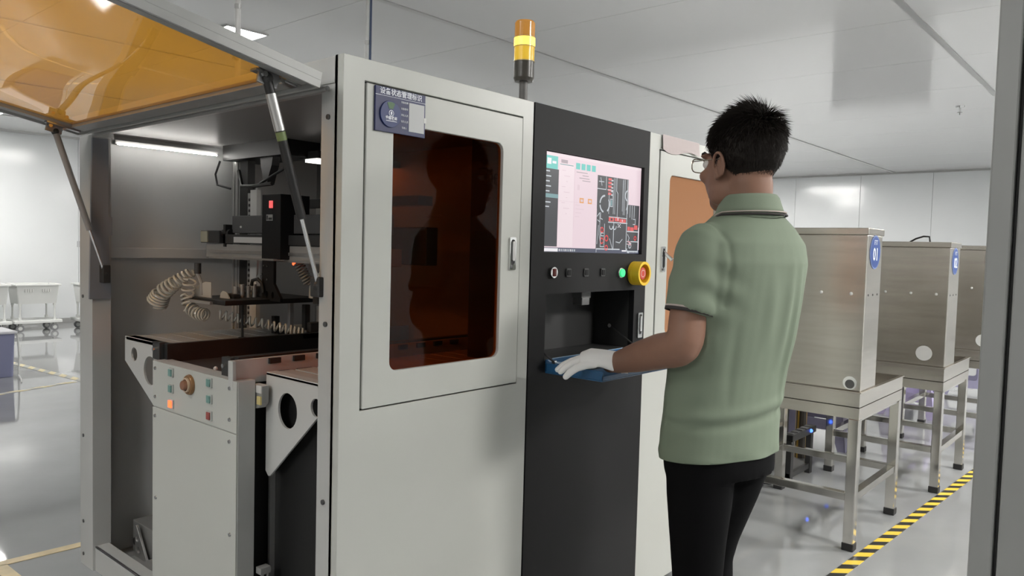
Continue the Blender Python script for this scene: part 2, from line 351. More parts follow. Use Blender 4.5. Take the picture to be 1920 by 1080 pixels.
# black control column
SX0, SX1, SZ0, SZ1 = 1.7175, 2.2515, 1.292, 1.586
CX0, CX1, CZ0, CZ1 = 1.732, 2.213, .975, 1.172
cp = MB().poly(rect(MXA, MXB, 1.24, MZ1), [rect(SX0, SX1, SZ0, SZ1)], XZ, MY0-.002, MY0+.018)
cp.poly(rect(MXA, MXB, MZ0, 1.24), [rect(CX0, CX1, CZ0, CZ1)], XZ, MY0-.002, MY0+.018)
P('control_panel', cp, BLACKP)
cv = MB().box(CX0-.01, CX1+.01, 1.53, 1.54, CZ0-.01, CZ1+.01).box(CX0-.01, CX0, MY0+.018, 1.53, CZ0-.01, CZ1+.01).box(CX1, CX1+.01, MY0+.018, 1.53, CZ0-.01, CZ1+.01)
cv.box(CX0, CX1, MY0+.018, 1.53, CZ0-.01, CZ0).box(CX0, CX1, MY0+.018, 1.53, CZ1, CZ1+.01)
bay = P('keyboard_bay', cv, BLACK2)
ub = P('usb_port', MB().box(1.955, 2.005, MY0+.03, MY0+.07, 1.150, 1.172).box(1.955, 1.995, MY0+.028, MY0+.065, 1.128, 1.151), mat('grey_plastic', (.12, .12, .12), .4), bay, bevel=.002)
P('keyhole', MB().box(1.87, 1.882, 1.526, 1.531, .995, 1.003), BLACK, bay)
# screen -----------------------------------------------------------
mon = P('monitor', MB().box(SX0-.01, SX1+.01, MY0+.010, MY0+.045, SZ0-.01, SZ1+.01), mat('monitor_black', (.01, .01, .012), .2))
SE = .82
def em(name, c, s=SE): return mat(name, (.02, .02, .02), .3, emit=c, es=s)
UI = [em('ui_pink', (.88, .70, .76)), em('ui_dark', (.045, .047, .055)), em('ui_teal', (.14, .62, .56)), em('ui_white', (.95, .92, .95)), em('ui_orange', (.85, .38, .10)),
      em('ui_line', (.62, .66, .70)), em('ui_red', (.80, .10, .10)), em('ui_grey', (.45, .36, .40)), em('ui_highlight', (.20, .36, .38)), em('ui_bluegrey', (.07, .08, .13)), em('ui_pale', (.80, .62, .68)), em('ui_palepink', (.93, .78, .82))]
ui = MB(); yb = MY0+.0099
def U(u): return SX0+.002+u*(SX1-SX0-.004)
def V(v): return SZ1-.002-v*(SZ1-SZ0-.004)
def q(u0, u1, v0, v1, mi, lay=1): ui.box(U(u0), U(u1), yb-.0003*lay, yb-.0003*lay+.0002, V(v1), V(v0), mi)
def ln(pts, wd, mi, lay=4):
    for (a, b), (c, d) in zip(pts, pts[1:]):
        p, p2 = Vector((U(a), V(b))), Vector((U(c), V(d))); dd = (p2-p); n = Vector((-dd.y, dd.x)).normalized()*wd*.0026
        e = dd.normalized()*wd*.0013 if dd.length else dd
        y = yb-.0003*lay; pr = [p-e+n*.5, p2+e+n*.5, p2+e-n*.5, p-e-n*.5]
        ui.add([(k.x, y, k.y) for k in pr], [(0, 1, 2, 3)], mi)
def ring(cu, cv_, ru, mi, a0=0, a1=360, wd=1, rv=None):
    n = max(6, int((a1-a0)/24)); rv = rv or ru*1.8
    ln([(cu+ru*math.cos(R(a0+(a1-a0)*i/n)), cv_-rv*math.sin(R(a0+(a1-a0)*i/n))) for i in range(n+1)], wd, mi)
q(0, 1, 0, .955, 0, 1); q(0, 1, 0, .03, 11, 2); q(0, .125, .035, .165, 2, 2); q(.03, .065, .06, .12, 3, 3); q(.075, .11, .085, .11, 3, 3)
q(0, .135, .165, .945, 1, 2); q(0, .135, .415, .455, 8, 3)
for k, v in enumerate((.185, .235, .285, .335, .385, .495, .54)): q(.012+.004*(k % 2), .055+.012*((k*3) % 2), v, v+.012, 5, 3)
for k in range(4): q(.295+.052*k, .334+.052*k, .065, .13, 2, 3)
q(.14, .28, .09, .945, 11, 2); q(.285, .287, .12, .75, 10, 3)
q(.155, .215, .055, .09, 7, 3); q(.145, .27, .10, .108, 8, 3)
for k in range(9): q(.165+.02*(k % 3), .20+.02*((k*2) % 3), .16+.055*k, .166+.055*k, 10, 3)
for k, v in enumerate((.155, .185, .213, .238)): q(.30+.03*(k % 2+(k > 0)), .41+.01*k, v, v+.008, 7, 3)
q(.315, .335, .29, .345, 10, 3); q(.14, .50, .475, .478, 10, 3)
for k in range(2): q(.338+.082*k, .378+.082*k, .425, .478, 4, 4); q(.346+.082*k, .370+.082*k, .438, .465, 10, 5)
for k in range(4): q(.30, .34+.02*((k*5) % 3), .50+.04*k, .507+.04*k, 10, 3)
q(.515, .855, .155, .955, 1, 2); q(.855, .99, .44, .97, 1, 2); q(.505, .515, .52, .94, 0, 3)
L = lambda *p, w=1, m=5: ln(list(p), w, m)
L((.515, .30), (.605, .30), (.605, .165)); L((.53, .22), (.58, .22)); L((.545, .18), (.56, .26))
for u in (.69, .705, .80, .815): L((u, .165), (u, .56), w=.8)
L((.72, .16), (.72, .30), (.735, .33), (.735, .60)); L((.79, .17), (.79, .52), w=.7); L((.62, .30), (.68, .30), (.68, .42))
for k in range(5): q(.628, .664, .17+.04*k, .195+.04*k, 6, 3); q(.66, .682, .185+.04*k, .20+.04*k, 5, 3)
ring(.595, .46, .05, 5, 95, 170, 2.2); ring(.595, .46, .05, 5, 195, 250, 2.2); ring(.595, .46, .05, 5, -50, 30, 2.2)
L((.64, .33), (.64, .56)); L((.655, .40), (.68, .40), (.68, .48), (.655, .48), (.655, .40)); q(.66, .675, .41, .47, 8, 3)
q(.645, .70, .60, .645, 6, 3); q(.71, .76, .59, .64, 6, 3); q(.765, .835, .61, .65, 6, 3); L((.64, .655), (.85, .655), w=1.3); L((.645, .595), (.845, .60)); q(.665, .685, .61, .635, 1, 4); q(.74, .75, .60, .63, 10, 4); q(.79, .80, .615, .64, 10, 4)
ring(.672, .70, .018, 5, 180, 360, 1.3); ring(.71, .70, .018, 5, 180, 360, 1.3)
L((.52, .60), (.545, .56), (.55, .66), (.525, .64)); L((.555, .56), (.555, .62), (.575, .63)); L((.535, .70), (.525, .90)); L((.55, .66), (.545, .80), (.56, .88), w=.8)
ring(.575, .745, .014, 6, wd=1.4); ring(.625, .835, .016, 6, wd=1.6); ring(.575, .865, .016, 6, 20, 330, 1.5); ring(.625, .94, .014, 6, wd=1.5)
L((.60, .68), (.60, .92)); L((.56, .72), (.56, .93), (.60, .93)); L((.66, .84), (.695, .96)); L((.70, .66), (.70, .95), w=1.3); L((.52, .955), (.77, .955), w=1.5); L((.52, .955), (.52, .99)); L((.565, .78), (.59, .78)); L((.565, .79), (.565, .81), (.59, .81))
for k in range(6): q(.745+.012*(k % 3), .753+.012*(k % 3), .67+.02*(k//3)+.008*(k % 2), .68+.02*(k//3)+.008*(k % 2), 3, 4)
L((.73, .87), (.77, .88), (.80, .84)); L((.845, .165), (.845, .96), w=1.3); ring(.855, .34, .035, 5, 110, 250, 1.6)
L((.86, .30), (.86, .44)); L((.835, .50), (.85, .44), (.85, .54)); L((.88, .45), (.88, .58)); L((.905, .45), (.905, .60)); L((.93, .45), (.93, .58)); L((.92, .60), (.945, .60), (.945, .66), (.92, .66))
q(.858, .885, .69, .735, 6, 3); q(.89, .93, .695, .74, 6, 3); q(.935, .975, .67, .72, 6, 3); L((.855, .745), (.985, .745), w=1.4); L((.985, .70), (.985, .98), w=1.4)
ring(.95, .82, .012, 6, wd=1.3); L((.90, .86), (.985, .86), w=1.2); L((.86, .78), (.88, .82), (.87, .85), (.90, .88))
for k in range(7): L((.855+.012*(k % 4), .86+.015*(k//2)), (.885+.01*(k % 3), .868+.015*(k//2)), m=6 if k % 2 else 5)
ring(.89, .91, .014, 5, wd=1.2); ring(.875, .95, .02, 5, 180, 300, 1.8); L((.86, .97), (.985, .97)); q(.80, .85, .962, .978, 3, 4)
q(0, 1, .955, 1, 9, 2); q(.01, .145, .962, .995, 3, 3)
for k in range(9): q(.155+.018*k, .164+.018*k, .968, .99, 5 if k % 3 else 3, 3)
for k in range(6): q(.88+.018*k, .892+.018*k, .972, .986, 5, 3)
P('screen_image', ui, UI, mon)
# buttons ------------------------------------------------------------
def ybtn(name, x, z, r, d, m, par, n=24, r2=None, y=None): return P(name, MB().cyl((x, (y or MY0-.002), z), (x, (y or MY0-.002)-d, z), r, r2, n), m, par, bevel=.001)
pb = ybtn('power_switch', 1.760, 1.234, .0165, .008, CHROME, mc); P('switch_rocker', MB().obox((1.760, MY0-.011, 1.234), (.006, 0, 0), (0, .003, 0), (0, 0, .0115)), mat('dark_red', (.16, .02, .015), .3), pb, bevel=.002)
for x in (1.836, 1.927, 2.018):
    b = P('push_button', MB().poly(rrect(x-.0115, x+.0115, 1.2205, 1.2455, .003), [], XZ, MY0-.006, MY0-.002), mat('button_bezel', (.05, .05, .05), .3), bevel=.001)
    P('button_cap', MB().box(x-.008, x+.008, MY0-.008, MY0-.006, 1.2245, 1.2415), BLACKP, b, bevel=.001)
gb = ybtn('green_button', 2.122, 1.2305, .0165, .006, ALU, mc); ybtn('button_cap', 2.122, 1.2305, .0135, .006, GREENLIT, gb, y=MY0-.008)
es = ybtn('emergency_stop', 2.205, 1.229, .040, .014, YELLOW, mc, 32, .040)
P('guard_ring', MB().poly(circ(2.205, 1.229, .040, 36), [circ(2.205, 1.229, .031, 36)], XZ, MY0-.045, MY0-.016), YELLOW, es, bevel=.003)
ybtn('mushroom_button', 2.205, 1.229, .022, .020, RED, es, 28, .020, MY0-.018)
P('arrow_mark', MB().poly(circ(2.205, 1.229, .013, 20), [circ(2.205, 1.229, .010, 20)], XZ, MY0-.0388, MY0-.0380), mat('pale_pink_print', (.7, .45, .4), .5), es)
lk = P('side_latch', MB().poly(rrect(2.236, 2.264, 1.008, 1.094, .004), [rrect(2.241, 2.259, 1.020, 1.088, .006)], XZ, MY0-.008, MY0-.002), CHROME, bevel=.001)
P('latch_recess', MB().box(2.238, 2.262, MY0-.0045, MY0-.002, 1.010, 1.092), BLACK2, lk); P('latch_lever', MB().poly(rrect(2.246, 2.256, 1.030, 1.082, .004), [], XZ, MY0-.011, MY0-.004), ALU, lk, bevel=.001)
# fold-down tray -----------------------------------------------------
TX0, TX1, TY0, TZ = 1.736, 2.219, 1.165, .944
TYB = MY0-.004
tr = P('keyboard_tray', MB().box(TX0, TX1, TY0, TYB, TZ-.004, TZ).box(TX0, TX0+.004, TY0, TYB, TZ, TZ+.026).box(TX1-.004, TX1, TY0, TYB, TZ, TZ+.026).box(TX0, TX1, TY0, TY0+.004, TZ, TZ+.012), TRAYBLUE, bevel=.001)
P('tray_back', MB().box(TX0, TX1, TYB-.004, TYB, TZ, TZ+.036), TRAYBLUE, tr)
P('tray_edge', MB().box(TX0+.03, TX1-.01, TYB-.0045, TYB-.001, TZ+.036, TZ+.038), mat('tray_edge_pale', (.35, .48, .62), .25), tr)
for x, s in ((TX0+.008, 1), (TX1-.008, -1)):
    st = P('tray_stay', MB().cyl((x, MY0-.03, TZ+.03), (x-s*.0, MY0+.09, TZ+.10), .003, n=8), BLACK2, tr); P('stay_pivot', MB().cyl((x-.004, MY0-.03, TZ+.03), (x+.006, MY0-.03, TZ+.03), .006, n=12).cyl((x-.004, MY0+.09, TZ+.10), (x+.006, MY0+.09, TZ+.10), .007, n=12), CHROME, tr)
P('tray_film', MB().tube([(TX0+.006, MY0-.01, TZ+.034), (TX0+.02, MY0-.06, TZ+.024), (TX0+.05, MY0-.11, TZ+.022), (TX0+.07, MY0-.13, TZ+.018)], .0015, 6).tube([(TX0+.01, MY0-.01, TZ+.030), (TX0+.03, MY0-.07, TZ+.03), (TX0+.07, MY0-.125, TZ+.02)], .0012, 6), mat('clear_film_edge', (.5, .6, .7), .15), tr)
# shell ---------------------------------------------------------------
P('roof_panel', MB().box(MX0+.002, MX1, MY0+.02, MY1, MZ1-.02, MZ1-.001), GREYP)
P('inner_ceiling', MB().box(MX0+.06, MX1-.03, MY0+.03, MY1-.03, 1.655, 1.66), mat('inner_ceiling_grey', (.26, .255, .25), .4))
P('rear_panel', MB().box(MX0+.06, MX1, MY1-.035, MY1, .165, MZ1-.02), INNER)
P('rear_rail', MB().box(MX0+.06, 1.62, MY1-.06, MY1-.035, 1.232, 1.268), INNER, bevel=.002)
P('side_panel', MB().box(MX1-.02, MX1, MY0+.02, MY1-.035, MZ0, MZ1-.02), WHITE)
P('base_plate', MB().box(MX0+.05, MX1-.02, MY0+.02, MY1-.035, .165, .185), mat('base_grey', (.22, .22, .215), .45))
P('plinth', MB().box(MX0+.03, MX1-.02, MY0+.022, MY0+.04, MZ0, .165), DARKIN)
P('control_enclosure', MB().box(MXA-.01, MXA, MY0+.02, 1.60, .185, 1.65).box(MXB, MXB+.01, MY0+.02, 1.60, .185, 1.65).box(MXA, MXB, 1.59, 1.60, .185, 1.65), BLACK2)
P('inner_partition', MB().box(1.93, 1.945, 1.62, MY1-.035, .185, 1.655), mat('partition_grey', (.26, .26, .255), .5))
# end frame
P('corner_post', MB().box(MX0, MX0+.05, MY0+.02, MY0+.029, MZ0+.07, MZ1).box(MX0, MX0+.006, MY0+.0205, MY0+.029, MZ0, MZ1), WHITE)
fl_ = P('inner_flange', MB().box(MX0+.003, MX0+.05, MY0+.032, MY0+.083, .165, 1.652), GREYP, bevel=.001)
hd = P('end_header', MB().poly([(1.402, MZ1-.002), (MY1, MZ1-.002), (MY1, 1.635), (2.72, 1.635), (2.72, 1.652), (1.402, 1.652)], [], YZ, MX0+.001, MX0+.06), GREYP, bevel=.001)
po = P('rear_post', MB().box(MX0-.008, MX0+.052, 2.722, MY1, .165, 1.640), GREYP, bevel=.001)
P('post_plate', MB().poly([(.99, 1.095), (1.058, 1.095), (1.058, 1.13), (1.05, 1.305), (1.062, 1.31), (1.062, 1.37), (1.05, 1.372), (1.05, 1.63), (1.0, 1.63)], [], XZ, 2.712, 2.722), mat('blue_grey_plate', (.20, .21, .235), .45), po)
P('end_sill', MB().box(MX0, MX0+.006, 1.40, MY1, .165, .250).box(MX0, MX0+.045, 1.40, 2.722, .244, .250), GREYP, bevel=.001)
sm = []
for (y, z) in ((1.425, 1.58), (1.425, 1.12), (1.425, .715), (1.425, .40), (2.80, 1.10), (2.80, .62), (2.80, .32), (2.80, .205)):
    sm.append(P('screw', MB().cyl((MX0-.001 if y < 2 else MX0-.011, y, z), (MX0+.004, y, z), .006, .006, 10), mat('screw_dark', (.15, .15, .15), .3, .8), fl_ if y < 2 else po))
for (x, y) in ((1.10, 2.74), (1.12, 1.47), (2.85, 1.47), (2.85, 2.74)):
    ft = P('levelling_foot', MB().cyl((x, y, 0), (x, y, .022), .04, .034, 18).cyl((x, y, .022), (x, y, .17), .011, n=12), CHROME)
    P('foot_nut', MB().cyl((x, y, .06), (x, y, .075), .02, n=6), ALU, ft)
# inside lamp tubes
P('led_lamp', MB().box(1.075, 1.44, 2.72, 2.745, 1.620, 1.632), DULLALU)
P('led_tube', MB().cyl((1.08, 2.715, 1.618), (1.435, 2.715, 1.618), .0018, n=8), LED)
P('led_tube', MB().cyl((1.46, 2.70, 1.612), (1.535, 2.70, 1.612), .0025, n=8), LED)
P('led_panel', MB().box(1.56, 1.90, 2.26, 2.33, 1.585, 1.595), mat('led_panel_glow', (1, 1, 1), .4, emit=(1, .95, .88), es=4))
P('led_housing', MB().box(1.55, 1.92, 2.24, 2.35, 1.595, 1.62), BLACK2)
# signal tower --------------------------------------------------------
tx, ty = 1.705, 1.452
tw = P('signal_tower', MB().cyl((tx, ty, 1.69), (tx, ty, 1.80), .0125, n=18), mat('tower_grey', (.12, .115, .11), .4), smooth=True)
P('tower_base', MB().cyl((tx, ty, 1.785), (tx, ty, 1.795), .026, .030, 28).cyl((tx, ty, 1.795), (tx, ty, 1.842), .030, n=28), mat('tower_base_dark', (.06, .055, .045), .3), tw, smooth=True)
P('yellow_lens', MB().cyl((tx, ty, 1.842), (tx, ty, 1.884), .0295, n=28), mat('yellow_lens', (.35, .24, .03), .25, emit=(.9, .55, .04), es=.55), tw, smooth=True)
P('lit_ring', MB().cyl((tx, ty, 1.884), (tx, ty, 1.910), .0305, n=28), mat('lit_amber', (1, .6, .05), .3, emit=(1, .50, .035), es=5), tw, smooth=True)
P('orange_lens', MB().cyl((tx, ty, 1.910), (tx, ty, 1.952), .0295, n=28).cyl((tx, ty, 1.952), (tx, ty, 1.957), .029, .026, 28), mat('orange_lens', (.40, .18, .04), .18, emit=(.9, .40, .05), es=.22), tw, smooth=True)
for z in (1.842, 1.884, 1.910): P('lens_collar', MB().cyl((tx, ty, z-.0012), (tx, ty, z+.0012), .0312, n=28), mat('collar_clear', (.5, .4, .2), .15), tw, smooth=True)
# raised lid ----------------------------------------------------------
A = R(11); LD = Vector((-math.cos(A), 0, math.sin(A))); LN = Vector((math.sin(A), 0, math.cos(A))); PV = Vector((1.012, 0, 1.629))
def LP(l, y, n): p = PV+LD*l+LN*n; return Vector((p.x, y, p.z))
LXY = lambda u, v, d: LP(u, v, d)
LY0, LY1, LL = 1.398, 2.735, .66
lid = P('lid', MB().poly(rect(.042, LL, LY0, LY1), [rect(.105, LL-.07, LY0+.060, LY1-.085)], LXY, .012, .030), GREYP, bevel=.001)
P('lid_rim', MB().poly(rect(.042, LL, LY0, LY1), [rect(.048, LL-.006, LY0+.006, LY1-.006)], LXY, -.004, .0119), GREYP, lid)
for a0, a1, b0, b1 in ((.060, LL-.03, LY0+.022, LY0+.044), (.060, LL-.03, LY1-.068, LY1-.03), (.056, .094, LY0+.05, LY1-.07), (LL-.06, LL-.03, LY0+.05, LY1-.07)):
    P('stiffener', MB().poly(rect(a0, a1, b0, b1), [], LXY, .000, .0118), DULLALU, lid, bevel=.001)
# amber sheet, slightly sagging
sg = MB(); N1, N2 = 24, 40; vs = []; fs = []
for i in range(N1+1):
    for j in range(N2+1):
        l = .095+(LL-.155)*i/N1; y = LY0+.05+(LY1-LY0-.125)*j/N2
        s_ = math.sin(math.pi*i/N1)*math.sin(math.pi*j/N2)
        vs.append(LP(l, y, .009-.010*s_+.0022*math.sin(9*j/N2+1.5)*math.sin(5*i/N1)*s_))
for i in range(N1):
    for j in range(N2): fs.append((i*(N2+1)+j, (i+1)*(N2+1)+j, (i+1)*(N2+1)+j+1, i*(N2+1)+j+1))
sg.add(vs, fs); ap = P('amber_pane', sg, AMBER, lid, smooth=True)
P('hinge', MB().cyl((1.004, LY0+.02, 1.640), (1.004, LY1-.02, 1.640), .006, n=10), DULLALU, lid)
P('hinge_leaf', MB().poly(rect(.008, .044, LY0+.03, LY1-.03), [], LXY, .010, .014), DULLALU, lid)
for y, s in ((LY0+.052, 1), (LY1-.05, -1)):
    br = P('strut_bracket', MB().obox(LP(.135, y, -.006), LD*.024, (0, .003, 0), LN*.022).obox(LP(.115, y+s*.010, -.003), LD*.05, (0, .012, 0), LN*.003), mat('bracket_steel', (.30, .30, .30), .3, .8), lid, bevel=.001)
    for k in (.11, .15): P('bolt', MB().cyl(LP(k, y-.006, -.01), LP(k, y-.016, -.01), .006, n=8), CHROME, lid)
def strut(a, b, split, r1, r2, m1, m2, name):
    a, b = Vector(a), Vector(b); c = a.lerp(b, split)
    o = P(name, MB().cyl(a, c, r1, n=16), m1, smooth=True); P('strut_rod', MB().cyl(c, b, r2, n=12), m2, o, smooth=True)
    P('ball_joint', MB().sphere(a, r1*1.25, nu=12, nv=8), BLACK2, o); P('ball_joint', MB().sphere(b, r1*1.2, nu=12, nv=8), BLACK2, o); return o
s1 = strut((.874, 1.448, 1.642), (1.008, 1.448, 1.205), .66, .0105, .0048, BLACK, CHROME, 'gas_strut')
a, b = Vector((.874, 1.448, 1.642)), Vector((1.008, 1.448, 1.205))
P('silver_sleeve', MB().cyl(a.lerp(b, .07), a.lerp(b, .24), .0112, n=16), ALU, s1, smooth=True); P('green_label', MB().cyl(a.lerp(b, .245), a.lerp(b, .285), .0109, n=16), mat('green_label', (.16, .21, .08), .5), s1, smooth=True)
s2 = strut((.882, 2.690, 1.632), (1.030, 2.690, 1.180), .68, .0098, .0045, mat('strut_grey', (.25, .26, .27), .35), CHROME, 'gas_strut')
P('strut_foot', MB().box(1.02, 1.045, 2.68, 2.712, 1.15, 1.21), BLACK2, s2, bevel=.003)
P('strut_foot', MB().box(1.0, 1.02, 1.436, 1.47, 1.18, 1.225), BLACK2, s1, bevel=.003)
# conveyor control block ----------------------------------------------
BX, BY0, BY1 = .957, 1.705, 2.165
cb = P('conveyor_post', MB().box(BX+.003, BX+.049, BY0, BY1, .02, .958), GREYP, bevel=.001)
up_ = P('button_plate', MB().poly(rect(BY0+.001, BY1-.001, .830, .958), [], YZ, BX-.001, BX+.003), WHITE, cb, bevel=.0008)
P('cover_plate', MB().poly(rect(BY0+.001, BY1-.001, .05, .827), [], YZ, BX-.001, BX+.003), WHITE, cb, bevel=.0008)
P('base_foot', MB().box(BX-.02, BX+.08, BY0-.01, BY1+.01, 0, .02), DULLALU, cb)
SCR = mat('screw_steel', (.5, .5, .5), .25, .9)
for y, z in ((2.147, .938), (2.147, .857), (2.147, .803), (1.738, .938), (1.738, .860), (1.738, .805), (1.733, .572), (2.142, .569), (1.733, .2), (2.142, .2)):
    P('screw', MB().cyl((BX-.004, y, z), (BX-.001, y, z), .0045, .0055, 12), SCR, cb)
BRZ = mat('bronze_ring', (.26, .14, .06), .35, .3)
eb = P('round_button', MB().cyl((BX-.010, 1.943, .919), (BX-.001, 1.943, .919), .025, .028, 30), BRZ, cb, bevel=.002)
P('button_ring', MB().poly(circ(1.943, .919, .019, 26), [circ(1.943, .919, .0155, 26)], YZ, BX-.015, BX-.010), mat('pale_bronze', (.55, .42, .3), .4), eb); P('button_cap', MB().cyl((BX-.024, 1.943, .919), (BX-.010, 1.943, .919), .012, .014, 24), mat('dark_bronze', (.25, .12, .07), .4), eb, bevel=.002)
TEALB = mat('teal_button', (.16, .30, .27), .3)
for y, z, m in ((2.047, .938, TEALB), (2.047, .894, TEALB), (2.046, .852, REDLIT), (1.836, .939, TEALB), (1.835, .897, TEALB), (1.835, .854, mat('dull_red_button', (.30, .07, .06), .35))):
    b = P('push_button', MB().poly(rrect(y-.0125, y+.0125, z-.0125, z+.0125, .002), [], YZ, BX-.005, BX-.001), mat('button_frame', (.42, .44, .42), .4), cb, bevel=.001)
    P('button_cap', MB().box(BX-.009, BX-.005, y-.008, y+.008, z-.0095, z+.0095), m, b, bevel=.001)
P('block_core', MB().box(BX+.05, 1.75, 1.76, 2.11, .30, .93), BLACK)
# rails and bed
P('belt_bed', MB().box(.985, 1.90, 1.785, 2.150, .930, .950), mat('belt_dark', (.05, .05, .05), .3))
P('far_rail', MB().box(.990, 1.90, 2.150, 2.168, .940, 1.003).box(1.0, 1.9, 2.168, 2.235, .940, .985), BLACK, bevel=.001)
P('near_rail', MB().box(.990, 1.90, 1.758, 1.785, .950, 1.009), BLACK, bevel=.001)
P('side_plate', MB().box(.962, 1.90, 1.736, 1.746, .945, 1.006).box(.955, .965, 1.724, 1.746, .935, 1.006), GREYP, bevel=.001)
for x, y, z in ((.985, 2.195, .985), (.985, 1.80, .985)):
    P('rail_end', MB().box(x-.006, x+.012, y-.022, y+.022, z-.03, z+.02), BLACK2); P('rail_bolt', MB().cyl((x-.016, y, z), (x-.006, y, z), .006, n=10), CHROME)
for k in range(10): P('rail_tooth', MB().box(1.06+.072*k, 1.092+.072*k, 1.728, 1.738, .990, 1.004), BLACK)
P('white_roller', MB().sphere((1.02, 1.93, .957), .006, nu=10, nv=6), PAPER)
SLAT = mat('slat_grey', (.40, .40, .385), .4, noise_amt=.08, nscale=10)
def slats(y0, y1, z, n, step, wd, x0, flip):
    for k in range(n):
        xx = x0+step*k
        o = P('slat', MB().box(xx, xx+wd, y0, y1, z-.012, z), SLAT, bevel=.0015)
        ye = y0-.012 if flip else y1
        P('slat_tab', MB().box(xx+.012, xx+wd-.004, ye, ye+.012, z-.011, z-.001), BLACK, o)
slats(2.236, 2.548, .985, 13, .068, .062, 1.040, True)
slats(1.44, 1.722, .970, 12, .068, .060, 1.062, False)
P('table_support', MB().box(1.045, 1.90, 2.25, 2.54, .95, .972).box(1.06, 1.9, 1.45, 1.715, .93, .957), DULLALU)
G = mat('gusset_paint', (.50, .505, .49), .35)
P('gusset', MB().poly([(1.712, .972), (1.712, .722), (1.700, .710), (1.690, .712), (1.415, .962), (1.405, .972)], [circ(1.616, .889, .041, 28, .044), circ(1.497, .915, .022, 20)], YZ, 1.040, 1.046), G, bevel=.001)
P('gusset', MB().poly([(2.17, .982), (2.556, .982), (2.556, .905), (2.19, .700), (2.17, .700)], [circ(2.487, .932, .022, 20), circ(2.372, .893, .045, 28)], YZ, 1.040, 1.046), G, bevel=.001)
P('gusset_flange', MB().box(1.040, 1.070, 1.405, 1.712, .966, .974), G, bevel=.001); P('gusset_flange', MB().box(1.04, 1.07, 2.17, 2.556, .978, .985), G, bevel=.001)
P('dark_cover', MB().box(1.075, 1.085, 1.40, 1.745, .19, .95), BLACK)
P('cover_strip', MB().box(1.060, 1.075, 1.722, 1.730, .19, .71), ALU)
se = P('sensor', MB().poly([(1.682, .944), (1.728, .944), (1.728, .890), (1.715, .884), (1.695, .888), (1.682, .902)], [], YZ, 1.010, 1.03), mat('sensor_grey', (.28, .28, .27), .35), bevel=.002)
P('sensor_top', MB().box(1.008, 1.03, 1.683, 1.727, .926, .9445), PAPER, se); P('sensor_window', MB().box(1.006, 1.011, 1.683, 1.700, .897, .918), mat('sensor_yellow', (.62, .52, .22), .3), se, bevel=.001); P('sensor_hole', MB().cyl((1.009, 1.722, .922), (1.012, 1.722, .922), .004, n=10), BLACK, se)
va = P('valve_fitting', MB().box(1.012, 1.04, 1.682, 1.705, .466, .482).cyl((1.02, 1.688, .43), (1.02, 1.688, .466), .004, n=10).cyl((1.034, 1.688, .43), (1.034, 1.688, .466), .004, n=10), DULLALU); P('valve_body', MB().box(1.008, 1.055, 1.672, 1.708, .25, .43), BLACK, va, bevel=.004)
# parts lying on the machine floor
lb = P('floor_box', MB().box(1.15, 1.55, 2.42, 2.76, .186, .298), mat('box_metal', (.26, .26, .25), .4, .4), bevel=.003)
P('box_port', MB().cyl((1.146, 2.735, .225), (1.152, 2.735, .225), .014, n=14), BLACK, lb)
P('triangle_bracket', MB().poly([(2.69, .298), (2.682, .302), (2.674, .296), (2.60, .200), (2.60, .190), (2.69, .190)], [circ(2.672, .255, .010, 14), circ(2.662, .218, .012, 14)], YZ, 1.128, 1.136), ALU, bevel=.001)
P('bracket_foot', MB().box(1.09, 1.136, 2.55, 2.69, .186, .192), DULLALU)
P('floor_tray', MB().box(1.07, 1.16, 2.30, 2.60, .186, .200), DULLALU)
# gantry ------------------------------------------------------------------
P('column', MB().box(1.50, 1.53, 2.610, 2.665, .93, 1.64), BLACK)
P('column_profile', MB().box(1.51, 1.56, 2.68, 2.735, .93, 1.62).box(1.505, 1.512, 2.69, 2.70, .93, 1.62).box(1.505, 1.512, 2.715, 2.725, .93, 1.62), DULLALU)
sl_ = P('scale_strip', MB().box(1.50, 1.515, 2.575, 2.608, .93, 1.48), DULLALU)
for k in range(26): P('scale_slot', MB().box(1.498, 1.501, 2.582, 2.60, .95+.02*k, .96+.02*k), BLACK, sl_)
P('ball_screw_cover', MB().box(1.49, 1.505, 2.525, 2.572, .93, 1.49).box(1.488, 1.49, 2.525, 2.53, .93, 1.505), mat('white_strip', (.62, .62, .60), .4))
P('beam', MB().box(1.405, 1.47, 1.70, 2.735, 1.238, 1.290), DULLALU, bevel=.002)
P('beam_groove', MB().box(1.400, 1.406, 1.70, 2.70, 1.258, 1.268).box(1.397, 1.406, 1.7, 2.70, 1.236, 1.243), ALU)
P('cable_chain', MB().box(1.40, 1.45, 1.75, 2.60, 1.292, 1.325), BLACK2)
P('chain_window', MB().box(1.396, 1.401, 2.25, 2.52, 1.296, 1.316), INNER)
P('carriage_motor', MB().box(1.395, 1.44, 2.62, 2.76, 1.292, 1.338), BLACK2, bevel=.003); P('motor_label', MB().box(1.391, 1.396, 2.70, 2.75, 1.295, 1.335), mat('motor_plate', (.33, .32, .24), .5)); P('motor_coupling', MB().cyl((1.415, 2.57, 1.33), (1.415, 2.62, 1.33), .014, n=12).box(1.4, 1.43, 2.585, 2.60, 1.28, 1.36), BLACK)
P('upper_beam', MB().box(1.42, 1.48, 1.75, 2.575, 1.33, 1.392), mat('beam_dark', (.075, .075, .075), .45), bevel=.002)
P('beam_cap', MB().sphere((1.418, 2.51, 1.352), .004, nu=8, nv=6), PAPER)
hb = P('head_housing', MB().box(1.370, 1.480, 2.181, 2.292, 1.245, 1.457), BLACKP, bevel=.002)
P('head_switch', MB().box(1.366, 1.371, 2.226, 2.244, 1.412, 1.436), mat('switch_red', (.5, .05, .05), .4, emit=(1, .15, .15), es=.8), hb, bevel=.001)
